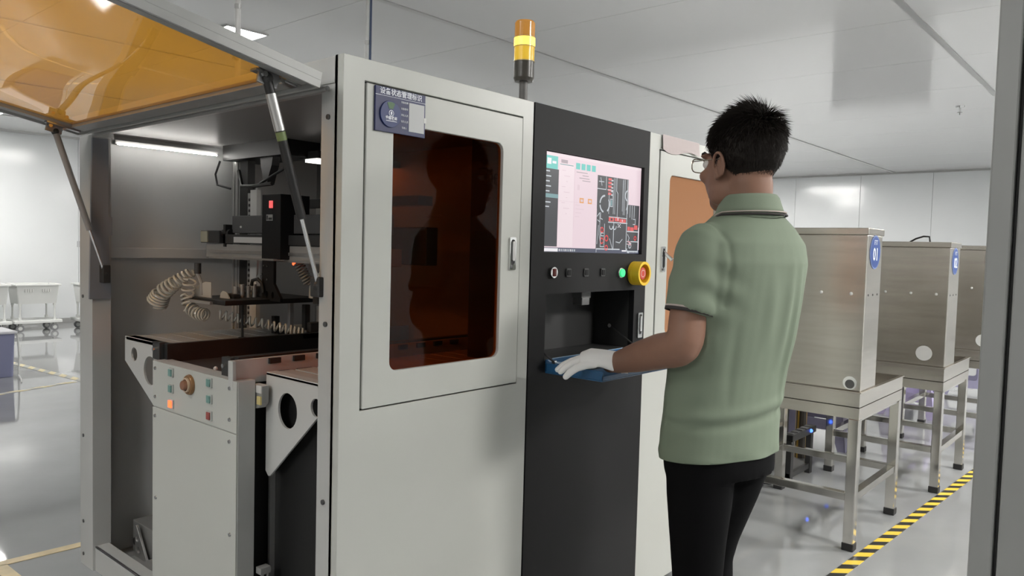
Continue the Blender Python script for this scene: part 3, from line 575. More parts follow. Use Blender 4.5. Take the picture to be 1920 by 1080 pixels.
P('name_plate', MB().box(1.368, 1.3705, 2.225, 2.262, 1.371, 1.391), DULLALU, hb); P('plate_mark', MB().box(1.3672, 1.3682, 2.228, 2.248, 1.374, 1.381).box(1.3672, 1.3682, 2.252, 2.259, 1.374, 1.388), BLACK2, hb)
P('head_plate', MB().poly([(2.29, 1.245), (2.205, 1.245), (2.205, 1.165), (2.165, 1.120), (2.165, 1.108), (2.275, 1.108), (2.275, 1.245)], [circ(2.245, 1.128, .007, 12, .012), circ(2.21, 1.128, .007, 12, .012)], YZ, 1.362, 1.372), BLACKP, bevel=.001)
P('head_bracket', MB().box(1.358, 1.40, 2.20, 2.305, 1.240, 1.246).box(1.358, 1.362, 2.299, 2.305, 1.19, 1.245), ALU)
for y, z in ((2.262, 1.222), (2.24, 1.222), (2.262, 1.178), (2.24, 1.178), (2.275, 1.195)): P('head_screw', MB().cyl((1.359, y, z), (1.363, y, z), .0035, n=8), CHROME)
P('red_indicator', MB().sphere((1.42, 2.178, 1.232), .006, nu=10, nv=8), REDLIT)
P('tool_plate', MB().box(1.205, 1.56, 2.225, 2.47, 1.098, 1.114), BLACK, bevel=.002)
P('plate_wing', MB().box(1.195, 1.215, 2.30, 2.50, 1.097, 1.106), DULLALU)
for k in range(4): P('cylinder_valve', MB().cyl((1.30+.022*k, 2.33, 1.114), (1.30+.022*k, 2.33, 1.152+.006*(k % 2)), .009, n=12).cyl((1.30+.022*k, 2.33, 1.132), (1.30+.022*k, 2.33, 1.138), .0105, n=12), DULLALU, smooth=True)
P('valve_block', MB().box(1.275, 1.30, 2.30, 2.36, 1.114, 1.128), BLACK2, bevel=.002); P('valve_block', MB().box(1.385, 1.41, 2.30, 2.36, 1.114, 1.15), BLACK2, bevel=.002)
P('guide_rod', MB().cyl((1.29, 2.27, .985), (1.29, 2.27, 1.10), .004, n=10), BLACK2); P('rod_foot', MB().cyl((1.29, 2.27, .985), (1.29, 2.27, .99), .012, n=12), BLACK2)
P('clear_cover', MB().poly([(2.36, 1.114), (2.48, 1.114), (2.48, 1.135), (2.45, 1.15), (2.40, 1.165), (2.36, 1.165)], [], YZ, 1.23, 1.233).poly([(2.30, 1.114), (2.36, 1.114), (2.355, 1.13), (2.34, 1.138), (2.315, 1.132)], [], YZ, 1.26, 1.264), mat('clear_plastic', (.45, .45, .42), .15))
HOSE = mat('clear_hose', (.52, .52, .48), .12)
def coil(name, pts, rad, turns, r, m, par=None, taper=None):
    pts = [Vector(p) for p in pts]; N = turns*14; out = []
    seg = len(pts)-1
    for i in range(N+1):
        t = i/N; k = min(seg-1, int(t*seg)); f = t*seg-k; c = pts[k].lerp(pts[k+1], f); d = (pts[k+1]-pts[k]).normalized()
        u = d.orthogonal().normalized(); w_ = d.cross(u); rr = rad*(1 if not taper else taper(t)); an = 2*math.pi*turns*t
        out.append(c+u*math.cos(an)*rr+w_*math.sin(an)*rr)
    return P(name, MB().tube(out, r, 6), m, par, smooth=True)
coil('coil_hose', [(1.215, 2.46, 1.195), (1.18, 2.50, 1.16), (1.16, 2.56, 1.12), (1.155, 2.585, 1.085)], .026, 13, .0042, HOSE, taper=lambda t: .55+.75*t)
coil('coil_hose', [(1.20, 2.44, 1.175), (1.20, 2.46, 1.12), (1.20, 2.45, 1.08), (1.205, 2.40, 1.06), (1.215, 2.36, 1.058)], .019, 12, .0036, HOSE)
coil('coil_hose', [(1.24, 2.33, 1.062), (1.30, 2.29, 1.045), (1.36, 2.24, 1.030), (1.42, 2.20, 1.012), (1.46, 2.17, 1.0)], .014, 16, .0036, HOSE)
coil('coil_hose', [(1.432, 2.17, 1.235), (1.445, 2.16, 1.20), (1.46, 2.15, 1.165)], .015, 8, .0032, mat('dark_hose', (.22, .21, .19), .2))
P('hose_cap', MB().cyl((1.225, 2.44, 1.19), (1.225, 2.44, 1.225), .011, n=12), BLACK2); P('hose_stem', MB().tube([(1.225, 2.44, 1.19), (1.23, 2.425, 1.16), (1.23, 2.42, 1.12)], .006, 8), DULLALU)
P('hose_loop', MB().tube([(1.48, 2.16, 1.12), (1.475, 2.15, 1.17), (1.49, 2.13, 1.195), (1.52, 2.11, 1.19), (1.55, 2.09, 1.16), (1.58, 2.08, 1.13)], .012, 10), mat('pale_hose', (.50, .49, .42), .2), smooth=True)
P('hose_clamp', MB().box(1.475, 1.505, 2.12, 2.15, 1.10, 1.165), BLACK2); P('hose_elbow', MB().tube([(1.50, 2.14, 1.205), (1.50, 2.13, 1.17)], .008, 8), BLACK)
P('black_arc_hose', MB().tube([(1.345, 2.31, 1.155), (1.345, 2.305, 1.172), (1.35, 2.28, 1.178), (1.352, 2.26, 1.165), (1.355, 2.255, 1.135)], .006, 8), BLACK, smooth=True)
P('white_card', MB().box(1.60, 1.606, 2.02, 2.32, 1.385, 1.425), PAPER); P('white_bar', MB().box(1.56, 1.60, 1.95, 2.30, 1.195, 1.235), PAPER)
P('rear_beam', MB().box(1.61, 1.66, 1.75, 2.40, 1.24, 1.36), BLACK2, bevel=.003); P('rear_duct', MB().box(1.62, 1.68, 1.8, 2.5, 1.43, 1.46), BLACK)
for x, y, w_, z0, z1, m in ((1.50, 2.23, .02, 1.0, 1.09, BLACK2), (1.545, 2.20, .03, 1.0, 1.085, mat('alu_post', (.45, .45, .44), .35, .5)), (1.46, 2.26, .015, 1.0, 1.10, MATS['alu_post']), (1.60, 2.18, .022, .99, 1.08, BLACK2), (1.42, 2.29, .02, .99, 1.05, BLACK2)):
    P('fixture_post', MB().box(x, x+w_, y, y+w_, z0, z1), m, bevel=.001)
P('fixture_base', MB().box(1.44, 1.66, 2.15, 2.30, .986, 1.0), BLACK2); P('fixture_block', MB().box(1.48, 1.60, 2.17, 2.19, 1.0, 1.035), BLACK2, bevel=.004)
P('cable_arm', MB().tube([(1.47, 2.62, 1.56), (1.45, 2.56, 1.50), (1.43, 2.45, 1.495), (1.43, 2.33, 1.50)], .007, 8).tube([(1.43, 2.45, 1.49), (1.45, 2.36, 1.53), (1.46, 2.28, 1.56)], .005, 8), BLACK, smooth=True)
P('cable_mount', MB().poly([(2.48, 1.66), (2.38, 1.66), (2.40, 1.57), (2.415, 1.54), (2.43, 1.505), (2.45, 1.505), (2.46, 1.54), (2.47, 1.57)], [], YZ, 1.47, 1.50).box(1.45, 1.60, 2.30, 2.70, 1.60, 1.655), BLACK)
P('cable_loop', MB().tube([(1.45, 2.72, 1.60), (1.44, 2.735, 1.55), (1.44, 2.72, 1.51), (1.46, 2.66, 1.495)], .004, 8), BLACK, smooth=True)
P('cable_tip', MB().tube([(1.458, 2.29, 1.555), (1.462, 2.265, 1.568)], .006, 8), PAPER)
# ---------------------------------------------------------------- things on the machine
sn = thing('status_sign', (1.166, MY0-.004, 1.605), 'dark blue equipment status sign with rotating disc on the white door', 'sign')
SY = MY0-.0035
def SG(u, v): return 1.0915+u*.150, 1.657-v*.100
obj('sign_board', MB().box(1.0915, 1.2415, SY-.005, SY, 1.557, 1.657), SIGNBLUE, sn, bevel=.0008)
ux, uz = (1, 0, 0), (0, 0, 1)
text('sign_title', '设备状态管理标识', .0158, (1.1665, SY-.0056, 1.647), ux, uz, PRINTW, sn, bold=.00025)
obj('sign_rule', MB().box(1.0915, 1.2415, SY-.0056, SY-.005, 1.6372, 1.6380), PRINTW, sn)
dc = obj('status_disc', MB().cyl((1.1335, SY-.005, 1.598), (1.1335, SY-.0085, 1.598), .030, n=40), SIGNBLUE2, sn, bevel=.0006)
obj('disc_window', MB().poly([(1.1335+math.cos(R(a))*r_, 1.598+math.sin(R(a))*r_) for r_, aa in ((.027, (65, 75, 85, 95, 105, 115)), (.012, (115, 90, 65))) for a in aa], [], XZ, SY-.0090, SY-.0085), mat('disc_green', (.03, .10, .03), .4), dc)
obj('disc_knob_ring', MB().poly(circ(1.1345, 1.600, .0072), [circ(1.1345, 1.600, .0058)], XZ, SY-.0093, SY-.0085), PRINTW, dc); obj('disc_knob', MB().poly(circ(1.1345, 1.600, .0025, 12, .0042), [], XZ, SY-.0093, SY-.0085), PRINTW, dc)
text('disc_lettering', '设备状态', .0085, (1.1345, SY-.009, 1.5885), ux, uz, PRINTW, dc, bold=.0003); obj('disc_rule', MB().box(1.119, 1.151, SY-.0093, SY-.0085, 1.5815, 1.5830), PRINTW, dc)
for k, s in enumerate(('设备名称', '设备编号', '责任人员', '操作人员', '保养人')): text('field_name', s, .0055, (1.1765, SY-.0056, 1.6300-.0145*k), ux, uz, PRINTW, sn)
obj('sign_card', MB().box(1.190, 1.2375, SY-.0058, SY-.005, 1.5665, 1.6325), mat('card_grey', (.46, .47, .47), .5), sn); obj('card_tab', MB().box(1.236, 1.2435, SY-.0066, SY-.0056, 1.592, 1.604), PAPER, sn)
pn = MB(); vs = []; fs = []
for i in range(13):
    for j in range(5):
        u, v = i/12, j/4; z = 1.713-v*.052*(1+.1*math.sin(5*u))
        vs.append((2.36+.27*u, MY0-.0045-.004*math.sin(6*u+2*v)**2*v, z-(.006*math.sin(7*u) if j == 4 else 0)))
for i in range(12):
    for j in range(4): fs.append((i*5+j, (i+1)*5+j, (i+1)*5+j+1, i*5+j+1))
pn.add(vs, fs); po_ = obj('paper_strip', pn, mat('pinkish_paper', (.50, .43, .42), .6)); sd = po_.modifiers.new('s', 'SOLIDIFY'); sd.thickness = .0008
tag(po_, 'creased pinkish paper strip stuck along the top of the right white cabinet', 'paper')
ms = thing('computer_mouse', (1.79, 1.29, TZ), 'small dark device lying in the blue tray under the gloved fingers', 'mouse')
obj('shell', MB().sphere((1.79, 1.29, TZ+.010), .048, .028, .018, 20, 10), mat('mouse_dark', (.05, .045, .04), .35), ms, smooth=True)
obj('wheel', MB().cyl((1.765, 1.287, TZ+.024), (1.765, 1.293, TZ+.024), .007, n=12), BLACK2, ms)
# ================================================================== STEEL TABLES AND CABINETS
def steel_set(x0, y0, n, tabw, boxw, ztop, zp1, zp0, num, labc, labt, dy=.62):
    """upright stainless cabinet on a stainless pan table; x0,y0 = near left corner"""
    t = thing('steel_table', (x0, y0, 0), labt, 'table', 'stainless tables')
    x1, y1 = x0+tabw, y0+dy; lw = .045; zf = .22
    k = .0
    obj('pan', MB().poly(rect(x0, x1, y0, y1), [rect(x0+.004, x1-.004, y0+.004, y1-.004)], XY, zp0, zp1-.006).box(x0, x1, y0, y1, zp0+.05, zp0+.056).poly(rect(x0-.006, x1+.004, y0-.006, y1+.004), [rect(x0+.012, x1-.012, y0+.012, y1-.012)], XY, zp1-.006, zp1), STEEL, t, bevel=.001)
    obj('pan_skirt', MB().box(x0+.02, x1-.02, y0+.006, y0+.02, zp0-.012, zp0+.01), STEELD, t)
    for lx, ly in ((x0, y0), (x1-lw, y0), (x0, y1-lw), (x1-lw, y1-lw)):
        lg = obj('leg', MB().box(lx, lx+lw, ly, ly+lw, .02, zp0), STEELD, t, bevel=.003)
        obj('leg_foot', MB().box(lx-.003, lx+lw+.003, ly-.003, ly+lw+.003, 0, .035), RUBBER, lg, bevel=.004)
    for a, b, c, d in ((x0+.005, x0+lw-.005, y0+lw, y1-lw), (x1-lw+.005, x1-.005, y0+lw, y1-lw)):
        obj('stretcher', MB().box(a, b, c, d, zf, zf+.035), STEELD, t, bevel=.002)
    for yy in (y0+.005, y1-lw+.005):
        obj('stretcher', MB().box(x0+lw, x1-lw, yy, yy+.035, zf, zf+.035), STEELD, t, bevel=.002)
    obj('rear_rail', MB().box(x0+lw, x1-lw, y1-lw+.005, y1-.005, .36, .385), STEELD, t)
    c = thing('steel_cabinet', (x0, y0, zp1), labc, 'steel cabinet', 'upright stainless cabinets')
    cx0, cx1, cy0, cy1 = x0+.014, x0+boxw, y0+.004, y1-.03; zb = zp1-.0
    obj('cabinet_body', MB().box(cx0, cx1, cy0, cy1, zb, ztop-.03), STEEL, c, bevel=.004)
    obj('top_rim', MB().box(cx0-.004, cx1+.012, cy0-.004, cy1+.004, ztop-.03, ztop), STEEL, c, bevel=.003)
    obj('hinge_bracket', MB().box(cx1, cx1+.06, cy0+.01, cy0+.10, ztop-.012, ztop).box(cx1, cx1+.022, cy0+.01, cy0+.05, ztop-.10, ztop-.012), STEELD, c, bevel=.003)
    for f in (.10, .32, .55, .86): obj('rivet', MB().sphere((cx0-.001, cy0+(cy1-cy0)*f, ztop-.29), .0075, nu=10, nv=6), PAPER, c)
    for f in (.2, .5, .8): obj('vent_hole', MB().cyl((cx0+(cx1-cx0)*f, cy0-.001, ztop-.295), (cx0+(cx1-cx0)*f, cy0+.002, ztop-.295), .005, n=8), BLACK2, c)
    if n == 1:
        h = obj('round_port', MB().cyl((cx0-.003, cy0+.045, zb+.035), (cx0+.002, cy0+.045, zb+.035), .030, n=24), CHROME, c); obj('port_hole', MB().cyl((cx0-.0042, cy0+.045, zb+.030), (cx0-.002, cy0+.045, zb+.030), .020, n=20), DARKIN, h)
    else:
        obj('round_sticker', MB().cyl((cx0-.002, cy0+.105, zb+.07), (cx0+.002, cy0+.105, zb+.07), .042, n=28), PAPER, c)
    if num:
        bx, bz = (cx0+cx1)/2, ztop-.105; by = cy0-.0025
        b = obj('number_badge', MB().poly(circ(bx, bz, .075, 36), [], XZ, by, by+.002), mat('badge_rim', (.16, .22, .42), .4), c); obj('badge_disc', MB().poly(circ(bx, bz, .069, 36), [], XZ, by-.0006, by), BADGE, b)
        text('badge_number', num, .080, (bx, by-.0014, bz-.012), ux, uz, mat('badge_white', (.85, .87, .9), .5), b, bold=.0006); text('badge_caption', 'FTT', .030, (bx, by-.0014, bz+.042), ux, uz, MATS['badge_white'], b)
    return c
steel_set(3.50, 1.000, 1, .70, .235, 1.432, .712, .590, '01', 'stainless steel cabinet with blue 01 badge right of the operator', 'stainless steel pan table nearest the operator')
steel_set(4.73, .920, 2, .69, .265, 1.400, .705, .572, '02', 'stainless steel cabinet with blue 02 badge behind the first one', 'middle stainless steel pan table with a white sticker above it')
steel_set(6.00, .840, 3, .69, .265, 1.405, .690, .565, None, 'shaded stainless steel cabinet cut off by the grey door jamb', 'stainless steel pan table partly hidden by the grey door jamb')
hs = obj('cable_loop', MB().tube([(4.87, 1.16, 1.401), (4.87, 1.13, 1.42), (4.87, 1.09, 1.434), (4.87, 1.06, 1.432), (4.87, 1.055, 1.401)], .005, 8), BLACK, smooth=True); tag(hs, 'thin black cable loop arching above the 02 cabinet', 'cable')
# plastic stools
def stool(x, y, col, lab, rz=0, h=.46):
    t = thing('plastic_stool', (x, y, 0), lab, 'stool', 'purple plastic stools'); c, s = math.cos(rz), math.sin(rz)
    tf = lambda a, b, z: (x+a*c-b*s, y+a*s+b*c, z)
    st, sb = .15, .21
    obj('seat', MB().loft([[tf(p[0], p[1], z) for p in rrect(-k, k, -k, k, .04)] for k, z in ((st, h-.05), (st+.008, h-.015), (st-.004, h))]), col, t, bevel=.003)
    for a, b in ((1, 0), (-1, 0), (0, 1), (0, -1)):
        def sd_(u, v, d):
            k = sb+(st-sb)*v/(h-.03)+d
            return tf(a*k-b*u, b*k+a*u, v)
        wv = lambda v: sb+(st-sb)*v/(h-.03)
        obj('side_frame', MB().poly([(-wv(0), 0), (-wv(h-.03), h-.03), (wv(h-.03), h-.03), (wv(0), 0), (wv(0)-.05, 0), (.11, .13), (-.11, .13), (-wv(0)+.05, 0)], [rrect(-.095, .095, .20, h-.085, .025)], sd_, -.006, 0), col, t)
    return t
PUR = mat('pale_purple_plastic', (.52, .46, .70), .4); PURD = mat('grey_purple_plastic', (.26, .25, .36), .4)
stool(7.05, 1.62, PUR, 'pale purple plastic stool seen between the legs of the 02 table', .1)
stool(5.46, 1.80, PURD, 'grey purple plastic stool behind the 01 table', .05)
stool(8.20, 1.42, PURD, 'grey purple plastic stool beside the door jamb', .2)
# gear on the floor under the first table
ps = thing('power_strip', (4.46, 1.53, 0), 'black power strip with blue light under the 01 table', 'power strip')
obj('strip_body', MB().box(4.28, 4.66, 1.57, 1.62, .245, .285), BLACK, ps, bevel=.005); obj('blue_light', MB().sphere((4.56, 1.568, .268), .011, nu=10, nv=8), BLUELIT, ps)
for k in range(5): obj('socket', MB().box(4.30+.068*k, 4.34+.068*k, 1.575, 1.615, .285, .289), DARKIN, ps)
obj('strip_stand', MB().box(4.29, 4.33, 1.58, 1.61, 0, .245).box(4.60, 4.64, 1.58, 1.61, 0, .245).box(4.29, 4.64, 1.585, 1.605, .03, .06), BLACK2, ps)
bc = thing('black_case', (4.5, 1.9, 0), 'black equipment case standing behind the 01 table', 'case'); obj('case_body', MB().box(4.25, 4.885, 1.82, 2.05, .0, .62), BLACK2, bc, bevel=.01); obj('case_handle', MB().tube([(4.4, 1.80, .5), (4.4, 1.76, .5), (4.55, 1.76, .5), (4.55, 1.80, .5)], .008, 8), BLACK, bc)
cl = obj('cable', MB().tube([(4.35, 1.79, .60), (4.34, 1.76, .50), (4.37, 1.73, .36), (4.33, 1.72, .22), (4.25, 1.72, .06), (4.15, 1.70, .012), (4.2, 1.65, .01), (4.27, 1.72, .012)], .006, 8), BLACK, smooth=True); tag(cl, 'black cable hanging down under the 01 table', 'cable')
rp_ = obj('rope', MB().tube([(4.93, 1.76, .0), (4.93, 1.76, .30), (4.93, 1.76, .60)], .035, 14), stripes('braided_rope_print', (.45, .27, .05), (.05, .04, .03), .03, .9)); tag(rp_, 'orange and black braided hose upright behind the 01 table', 'hose')
# ================================================================== CARTS AT THE BACK WALL
CW = mat('cart_white', (.66, .67, .65), .4); CWB = mat('cart_bin_white', (.60, .61, .59), .45)  # white carts; the haze over them is put into these pale colours
def cart(x, y, lab, wd=.52, dp=.40):
    t = thing('hand_cart', (x, y, 0), lab, 'cart', 'white carts by the back wall')
    x1 = x+wd; y1 = y+dp
    ring_ = lambda a, z: [(px, py, z) for px, py in rrect(x+a, x1-a, y+a, y1-a, .02)]
    obj('bin', MB().loft([ring_(.025, .38), ring_(.0, .63)]), CWB, t); obj('bin_rim', MB().poly(rect(x-.02, x1+.02, y-.02, y1+.02), [rect(x+.02, x1-.02, y+.02, y1-.02)], XY, .625, .648), CW, t, bevel=.004)
    for a in range(4): obj('bin_mark', MB().box(x+.10+.028*a, x+.118+.028*a, y-.004, y+.012, .54, .58), PAPER, t); obj('bin_mark', MB().box(x+.31+.028*a, x+.328+.028*a, y-.004, y+.012, .54, .58), PAPER, t)
    obj('platform', MB().box(x-.03, x1+.03, y-.02, y1+.02, .115, .155), CW, t, bevel=.006)
    for px in (x+.05, x1-.05):
        for py in (y+.04, y1-.04):
            obj('upright', MB().cyl((px, py, .155), (px, py, .385), .012, n=10).cyl((px, py, .155), (px, py, .19), .022, n=10).cyl((px, py, .35), (px, py, .385), .020, n=10), CW, t, smooth=True)
            cs = obj('caster', MB().box(px-.02, px+.02, py-.02, py+.02, .075, .115), DULLALU, t); obj('wheel', MB().cyl((px, py-.012, .048), (px, py+.012, .048), .048, n=20), mat('wheel_grey', (.22, .22, .23), .5), cs, smooth=True); obj('hub', MB().cyl((px, py-.014, .048), (px, py+.014, .048), .026, n=14), CW, cs)
cart(3.345, 11.65, 'white bin cart on casters standing whole by the back wall')
cart(2.74, 11.65, 'white bin cart cut off at the left picture edge'); cart(4.12, 11.50, 'white bin cart half hidden by the machine rear post')
pb_ = thing('purple_bin', (2.1, 8.2, 0), 'blue purple upright bin at the left picture edge', 'bin')
obj('bin_body', MB().loft([[(px, py, z) for px, py in rrect(1.85-a, 2.285+a, 8.0-a, 8.4+a, .03)] for a, z in ((-.01, 0), (0, .40))]), mat('blue_purple', (.22, .23, .36), .4), pb_, bevel=.004); obj('bin_lid', MB().box(1.83, 2.30, 7.98, 8.42, .40, .425), mat('bin_lid_pale', (.6, .6, .64), .4), pb_, bevel=.01)
obj('bin_cord', MB().tube([(2.30, 8.0, .40), (2.31, 7.99, .2), (2.30, 7.97, .02), (2.27, 7.8, .008), (2.22, 7.62, .006)], .007, 6), CW, pb_, smooth=True)
nt_ = obj('wall_notice', MB().box(4.42, 4.75, Y1-.02, Y1-.0125, 1.15, 1.24), mat('notice_grey', (.5, .51, .52), .5)); tag(nt_, 'small pale label strip on the back wall beside the machine post', 'label')
# ================================================================== THE OPERATOR
PHI = R(15); RO = Vector((1.908, .884, 0))
def T(x, y, z): return Vector((RO.x+x*math.cos(PHI)+y*math.sin(PHI), RO.y-x*math.sin(PHI)+y*math.cos(PHI), z))
def TI(p): d = p-RO; return Vector((d.x*math.cos(PHI)-d.y*math.sin(PHI), d.x*math.sin(PHI)+d.y*math.cos(PHI), p.z))
def remesh(mb, voxel, smooth=6, fac=.5, name='b'):
    me = mb.mesh(name); o = bpy.data.objects.new(name, me); COL.objects.link(o)
    r = o.modifiers.new('r', 'REMESH'); r.mode = 'VOXEL'; r.voxel_size = voxel; r.adaptivity = 0
    if smooth: s_ = o.modifiers.new('s', 'SMOOTH'); s_.factor = fac; s_.iterations = smooth
    dg = bpy.context.evaluated_depsgraph_get(); out = bpy.data.meshes.new_from_object(o.evaluated_get(dg))
    bpy.data.objects.remove(o); bpy.data.meshes.remove(me)
    out.polygons.foreach_set('use_smooth', [True]*len(out.polygons)); return out
def ering(c, ax, ay, n=28, e=2.0):
    c, ax, ay = Vector(c), Vector(ax), Vector(ay); out = []
    for i in range(n):
        t = 2*math.pi*i/n; ct, st = math.cos(t), math.sin(t)
        out.append(c+ax*math.copysign(abs(ct)**(2/e), ct)+ay*math.copysign(abs(st)**(2/e), st))
    return out
def limb(mb, pts, rad, n=20, flat=None):
    pts = [Vector(p) for p in pts]; rings = []
    for i, p in enumerate(pts):
        a = pts[max(0, i-1)]; b = pts[min(len(pts)-1, i+1)]; d = (b-a).normalized()
        u = (flat-d*flat.dot(d)).normalized() if flat is not None else d.orthogonal().normalized(); w_ = d.cross(u)
        r_ = rad[i]; r_ = r_ if isinstance(r_, tuple) else (r_, r_)
        rings.append(ering(p, u*r_[0], w_*r_[1], n))
    mb.loft(rings)
    for p, r_ in ((pts[0], rad[0]), (pts[-1], rad[-1])):
        r0 = min(r_) if isinstance(r_, tuple) else r_; mb.sphere(p, r0, nu=14, nv=8)
def smoothpath(pts, n):
    pts = [Vector(p) for p in pts]; P_ = [pts[0]*2-pts[1]]+pts+[pts[-1]*2-pts[-2]]; out = []
    for k in range(len(pts)-1):
        for i in range(n):
            t = i/n; a, b, c, d = P_[k:k+4]
            out.append(.5*((2*b)+(c-a)*t+(2*a-5*b+4*c-d)*t*t+(3*b-a-3*c+d)*t**3))
    return out+[pts[-1]]
SKIN = mat('skin', (.235, .128, .088), .5, spec=.3, noise_amt=.06, nscale=14)
SHIRT = mat('sage_green_cotton', (.178, .218, .160), .75, spec=.25, bump=.06, bscale=500)
TROU = mat('black_trousers', (.004, .004, .0045), .85, spec=.08)
GLOVE = mat('white_cotton_glove', (.92, .92, .90), .8, spec=.2, bump=.08, bscale=300)
HAIRM = mat('black_hair', (.013, .010, .008), .62, spec=.22)
person = thing('person', (RO.x, RO.y, 0), 'person in a sage green polo shirt, black trousers and white gloves at the control screen', 'person')
# joints (world)
SHL, SHR = T(-.155, -.036, 1.318), T(.155, -.036, 1.318)
ELL, ELR = Vector((1.696, .905, 1.072)), Vector((2.180, .930, 1.070))
WRL, WRR = Vector((1.782, 1.150, .992)), Vector((2.095, 1.160, .990))
HC = Vector((1.897, .866, 1.532)); HPHI = R(20)
def HT(x, y, z): return HC+Vector((x*math.cos(HPHI)+y*math.sin(HPHI), -x*math.sin(HPHI)+y*math.cos(HPHI), z))
HROT = Matrix.Rotation(-HPHI, 3, 'Z')
# ---- body: head, neck, upper trunk and arms, one skin surface
b = MB()
b.sphere(HT(0, -.018, .028), .074, .096, .092, 28, 18, HROT)
b.sphere(HT(0, .025, -.03), .066, .076, .092, 28, 18, HROT)
b.sphere(HT(0, .052, -.092), .036, .042, .030, 20, 12, HROT)
for s in (-1, 1):
    b.sphere(HT(s*.047, .012, -.072), .022, .050, .034, 16, 10, HROT)          # jaw corner
    b.sphere(HT(s*.040, .075, -.025), .024, .022, .020, 16, 10, HROT)          # cheek
    b.sphere(HT(s*.028, .090, .030), .026, .014, .010, 16, 10, HROT)           # brow
b.sphere(HT(0, .104, -.022), .013, .016, .016, 14, 10, HROT); limb(b, [HT(0, .094, .018), HT(0, .106, -.014)], [.008, .011], 12)
b.sphere(HT(0, .092, -.062), .024, .012, .012, 14, 10, HROT)
limb(b, [HT(0, -.035, -.045), HT(0, -.038, -.085), T(0, -.045, 1.425), T(0, -.05, 1.37)], [(.060, .058), (.058, .056), (.062, .060), (.10, .07)], 24, HROT@Vector((1, 0, 0)))
b.loft([ering(T(0, yc, z), T(1, 0, 0)-T(0, 0, 0), (T(0, 1, 0)-T(0, 0, 0))*1, 24) if False else ering(T(0, yc, z), (T(1, 0, 0)-T(0, 0, 0))*a_, (T(0, 1, 0)-T(0, 0, 0))*d_, 24) for z, yc, a_, d_ in ((.80, .0, .13, .09), (1.0, -.01, .13, .09), (1.2, -.03, .15, .09), (1.32, -.045, .16, .08), (1.38, -.05, .10, .06))])
for SH, EL, WR in ((SHL, ELL, WRL), (SHR, ELR, WRR)):
    up1 = SH.lerp(EL, .5); fo1 = EL.lerp(WR, .30); fo2 = EL.lerp(WR, .65)
    path = smoothpath([SH, SH.lerp(EL, .3), SH.lerp(EL, .7), EL, fo1, fo2, WR], 4)
    rad0 = [.048, .048, .047, .046, .047, .041, .030]; rr = []
    for k in range(len(path)):
        t = k/4; i = min(5, int(t)); rr.append(rad0[i]+(rad0[i+1]-rad0[i])*(t-i))
    limb(b, path, rr, 18, (EL-SH).cross(WR-EL).normalized()); b.sphere(EL, .046, nu=16, nv=10); limb(b, [WR, WR+(WR-EL).normalized()*.03], [.027, .025], 14)
body = obj('body', remesh(b, .0055, 8), SKIN, person)
# ears
for s in (-1, 1):
    eb_ = MB(); er = Matrix.Rotation(-HPHI, 3, 'Z')@Matrix.Rotation(s*R(18), 3, 'Z')
    eb_.sphere(HT(s*.077, -.008, -.008), .006, .017, .028, 16, 12, er)
    rim = [HT(s*(.083+.004*math.sin(a)), -.008-.018*math.cos(a), -.004+.030*math.sin(a)) for a in [R(d) for d in range(-60, 245, 15)]]
    eb_.tube(rim, .0042, 8); eb_.sphere(HT(s*.077, .003, -.033), .006, .009, .009, 12, 8, er)
    obj('ear', remesh(eb_, .0022, 3), SKIN, body)
for s in (-1, 1):
    e = obj('eye', MB().sphere(HT(s*.030, .088, .008), .0125, nu=16, nv=12), mat('eye_white', (.7, .68, .65), .2), body, smooth=True)
    obj('iris', MB().cyl(HT(s*.030, .0985, .007), HT(s*.030, .1012, .007), .0055, .004, 14), mat('iris_dark', (.02, .012, .008), .1), e)
obj('lips', MB().sphere(HT(0, .099, -.0585), .021, .006, .0032, 16, 8, HROT).sphere(HT(0, .099, -.0655), .018, .006, .0036, 16, 8, HROT), mat('lip_skin', (.28, .11, .09), .45), body, smooth=True)
# ---- hair
hb_ = MB()
def hair_in(p):  # p in head frame: True where hair grows
    x, y, z = p
    front = .062+.012*math.cos(x*30)
    if y > .055: return z > front
    if y > .015: return z > front-(.055-y)/.04*.052            # temple line
    if y > -.012: return z > .012
    k = min(1, (-.012-y)/.085); return z > .012-.112*k**.8-.016*k*max(0, 1-(x/.05)**2)         # down to the nape
vs = []; idx = {}; nu, nv = 72, 44; C0 = (0, -.018, .028)
def hp(u, v, off=0.0):
    t = 2*math.pi*u/nu; ph = math.pi*v/nv
    x, y, z = math.sin(ph)*math.cos(t), math.sin(ph)*math.sin(t), math.cos(ph)
    lift = .010+.012*max(0, z)**1.5+.003*noise.noise(Vector((x*4, y*4, z*4)))
    if z < .1: lift = max(.0015, .010+.016*(z-.1))
    lift += off
    zz = C0[2]+(.092+lift)*z; yy = C0[1]+(.096+lift)*y; xx = C0[0]+(.074+lift)*x
    if zz < C0[2]-.02 and y < 0: yy += (C0[2]-.02-zz)*.10   # taper to neck
    return (xx, yy, zz)
rows = [[hp(u, v) for u in range(nu)] for v in range(nv)]
quads = []
for v in range(nv-1):
    for u in range(nu):
        qd = [rows[v][u], rows[v+1][u], rows[v+1][(u+1) % nu], rows[v][(u+1) % nu]]
        c = [sum(k[i] for k in qd)/4 for i in range(3)]
        if hair_in(c): quads.append([(v, u), (v+1, u), (v+1, (u+1) % nu), (v, (u+1) % nu)])
ids = {}; pv = []
for qd in quads:
    for k in qd:
        if k not in ids: ids[k] = len(pv); pv.append(HT(*rows[k[0]][k[1]]))
hb_.add(pv, [[ids[k] for k in qd] for qd in quads])
rnd = random.Random(3); CR = Vector((.012, -.062, .112))          # crown whorl
ns = 0
